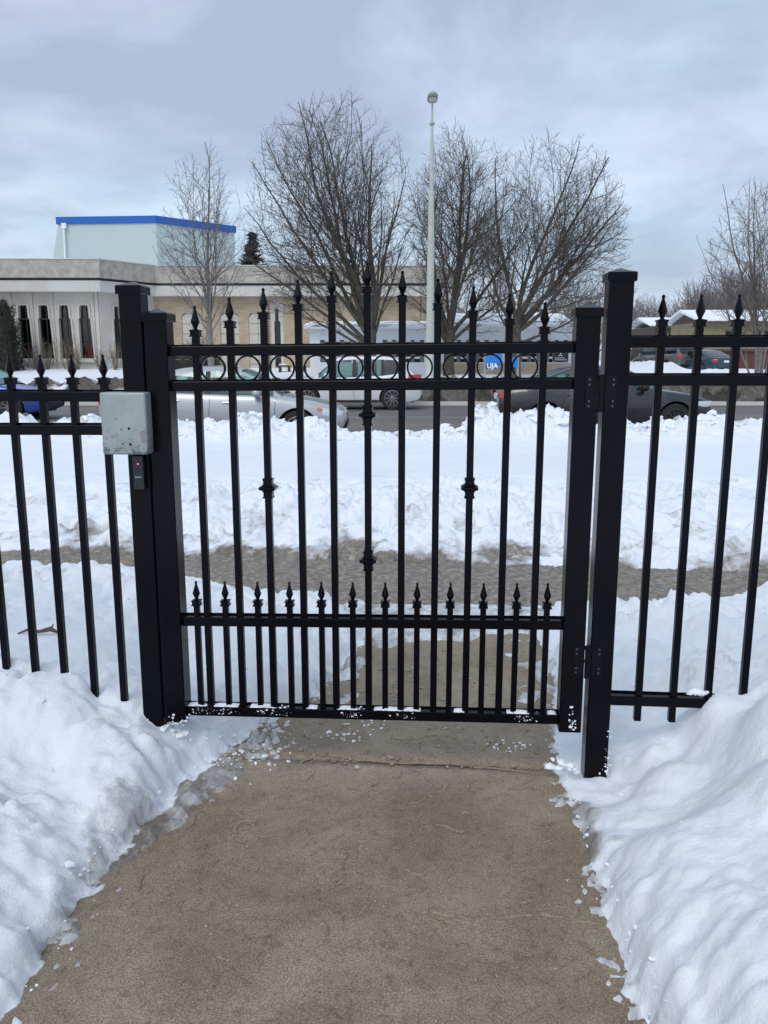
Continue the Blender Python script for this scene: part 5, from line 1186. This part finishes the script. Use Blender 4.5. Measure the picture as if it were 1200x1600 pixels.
# ------------------------------------------------------------------ light pole, signs, bench
LYD = 32.0; lxp = atx(672, LYD, 3)
lp = empty('light_pole', (lxp, LYD, .6), 0, 'tall pale tapered street light pole with a single grey lamp head', 'street light')
zl = topz(673, 160, LYD) - .6; zq = [topz(672, p, LYD) - .6 for p in (560, 410, 300, 240, 190)]
MB().lathe([(.20, -.2), (.20, .05), (.165, .06), (.158, zq[0]), (.138, zq[1]), (.105, zq[2] - .02), (.085, zq[2]), (.07, zq[3]), (.045, zq[4]), (.035, zl)], 20).build('shaft', M['pole'], lp, smooth=False)
bevel_angle(children(lp)[0], 30)
MB().lathe([(.092, zq[3] + 1.0), (.092, zq[3] + 1.08)], 16).build('clamp', M['galv'], lp)
hd = empty('x', (0, 0, 0)); bpy.data.objects.remove(hd)
hb = MB(); ring_n = 16
prof = [(.02, .50), (.12, .46), (.19, .30), (.20, .1), (.19, -.1), (.13, -.26), (.03, -.32)]
for (r_, y_) in prof:
    for k in range(ring_n):
        a = 2 * math.pi * k / ring_n; hb.v.append((r_ * math.cos(a), -y_, zl + .10 + max(-.05, r_ * .75 * math.sin(a)) + .10 * (y_ + .2)))
for i in range(len(prof) - 1):
    for k in range(ring_n): hb.f.append((i * ring_n + k, i * ring_n + (k + 1) % ring_n, (i + 1) * ring_n + (k + 1) % ring_n, (i + 1) * ring_n + k))
hb.f += [tuple(range(ring_n)), tuple((len(prof) - 1) * ring_n + k for k in range(ring_n))]
ho = hb.build('lamp_head', M['lamp_gray'], lp, smooth=True)
le = MB().lathe([(.135, -.02), (.15, .0), (.12, -.10), (.03, -.15)], 18); le = MB(); le.lathe([(.03, -.17), (.11, -.13), (.15, -.05), (.15, .02)], 18, (0, -.18, zl + .10)); le.build('lens', M['lens'], ho, smooth=True)

def text_mesh(txt, size, m_, name='lettering', bold=0.0):
    cu = bpy.data.curves.new(name, 'FONT'); cu.body = txt; cu.size = size; cu.extrude = .004; cu.offset = bold; cu.align_x = 'LEFT'
    to = bpy.data.objects.new(name, cu); C.objects.link(to); dg = bpy.context.evaluated_depsgraph_get(); me = bpy.data.meshes.new_from_object(to.evaluated_get(dg)); bpy.data.objects.remove(to); me.materials.clear(); me.materials.append(m_); me.transform(Matrix.Rotation(R(90), 4, 'X')); return me
SY = 36.0
def sx_(px): return atx(px, SY, 1.6)
def sz_(py): return topz(770, py, SY)
s1 = empty('sign', (sx_(759), SY, .7), 0, 'blue sign board with white UJA letters on two posts, seen through the gate rings', 'sign', 'blue signs on the far lawn')
bw = sx_(784) - sx_(759); z0_, z1_ = sz_(576.5) - .7, sz_(549) - .7
MB().box(0, bw, -.03, .03, z0_, z1_).build('board', M['sign_blue'], s1, bevel=.01)
MB().box(0.005, bw - .005, -.036, -.031, z0_ + .02, z0_ + .23).build('lower_band', M['sign_navy'], s1)
inst('lettering', text_mesh('UJA', .30, M['white'], bold=.012), s1, (.05, -.045, z0_ + .04)); 
mbt = MB()
for r_ in range(2):
    for k in range(6): mbt.box(bw * .6 + k * .045, bw * .6 + k * .045 + .03, -.042, -.037, z0_ + .07 + r_ * .07, z0_ + .10 + r_ * .07)
mbt.build('small_print', M['mark'], s1)
for x in (-.02, bw + .02): MB().box(x - .05, x + .05, .035, .13, -.3, z1_ - .05).build('post', M['galv'], s1)
s2 = empty('sign', (sx_(797), SY + .4, .7), R(12), 'plain lower blue sign board on two posts right of the UJA sign', 'sign', 'blue signs on the far lawn')
bw2 = sx_(812) - sx_(797); MB().box(0, bw2, -.03, .03, sz_(574) - .7, sz_(558) - .7).build('board', M['sign_blue'], s2, bevel=.01); MB().box(-.15, bw2 * .7, -.04, .0, sz_(578.5) - .7, sz_(575.5) - .7).build('lower_strip', M['sign_black'], s2)
for x in (0, bw2 + .04): MB().box(x - .05, x + .05, .035, .13, -.3, sz_(553) - .7).build('post', M['galv'], s2)
s3Y = 40; s3 = empty('sign', (atx(864, s3Y, 1.6), s3Y, .75), 0, 'small black sign with three white diamonds and white lettering on posts', 'sign')
bw3 = atx(888, s3Y, 1.6) - atx(864, s3Y, 1.6); za_, zb_ = topz(870, 564.5, s3Y) - .75, topz(870, 550, s3Y) - .75
MB().box(0, bw3, -.03, .03, za_, zb_).build('board', M['sign_black'], s3, bevel=.01)
dm = MB(); cx, cz = bw3 * .48, za_ + (zb_ - za_) * .70
for a in (90, 210, 330):
    u_, v_ = Vector((math.cos(R(a)), math.sin(R(a)))), Vector((-math.sin(R(a)), math.cos(R(a)))); q = [u_ * 0, u_ * .055 + v_ * .03, u_ * .11, u_ * .055 - v_ * .03]; dm.add([(cx + p.x, -.036, cz + p.y) for p in q], [(0, 1, 2, 3)])
dm.build('emblem', M['white'], s3)
mbt = MB()
for r_, n_ in ((0, 11), (1, 9)):
    for k in range(n_): mbt.box(.08 + k * .055, .08 + k * .055 + .042, -.036, -.031, za_ + .05 + r_ * .09, za_ + .10 + r_ * .09)
mbt.build('lettering', M['mark'], s3)
for x in (.03, bw3 - .03): MB().box(x - .04, x + .04, .035, .1, -.4, zb_ - .05).build('post', M['galv'], s3)
bY = 44; bxx = atx(432, bY, 1.2); bn = empty('bench', (bxx, bY, .85), 0, 'dark wooden picnic bench capped with snow in front of the hall', 'bench'); bw4 = atx(478, bY, 1.2) - bxx
MB().box(0, bw4 * .48, -.4, .4, .28, .34).build('top', M['brownwall'], bn); MB().box(bw4 * .1, bw4 * .38, -.3, .3, .345, .43).build('snow_cap', M['clean_snow'], bn, bevel=.03)
for x in (.15, bw4 * .4): MB().box(x, x + .08, -.35, -.25, -.2, .28).build('leg', M['brownwall'], bn); MB().box(x, x + .08, .25, .35, -.2, .28).build('leg', M['brownwall'], bn)
MB().box(bw4 * .55, bw4, .2, .28, .0, .32).build('backrest', M['brownwall'], bn); MB().box(bw4 * .55, bw4, -.3, .19, -.08, .0).build('seat', M['brownwall'], bn)
print('objects', len(bpy.data.objects), 'tris', sum(len(p.vertices) - 2 for m_ in bpy.data.meshes for p in m_.polygons) if False else '')
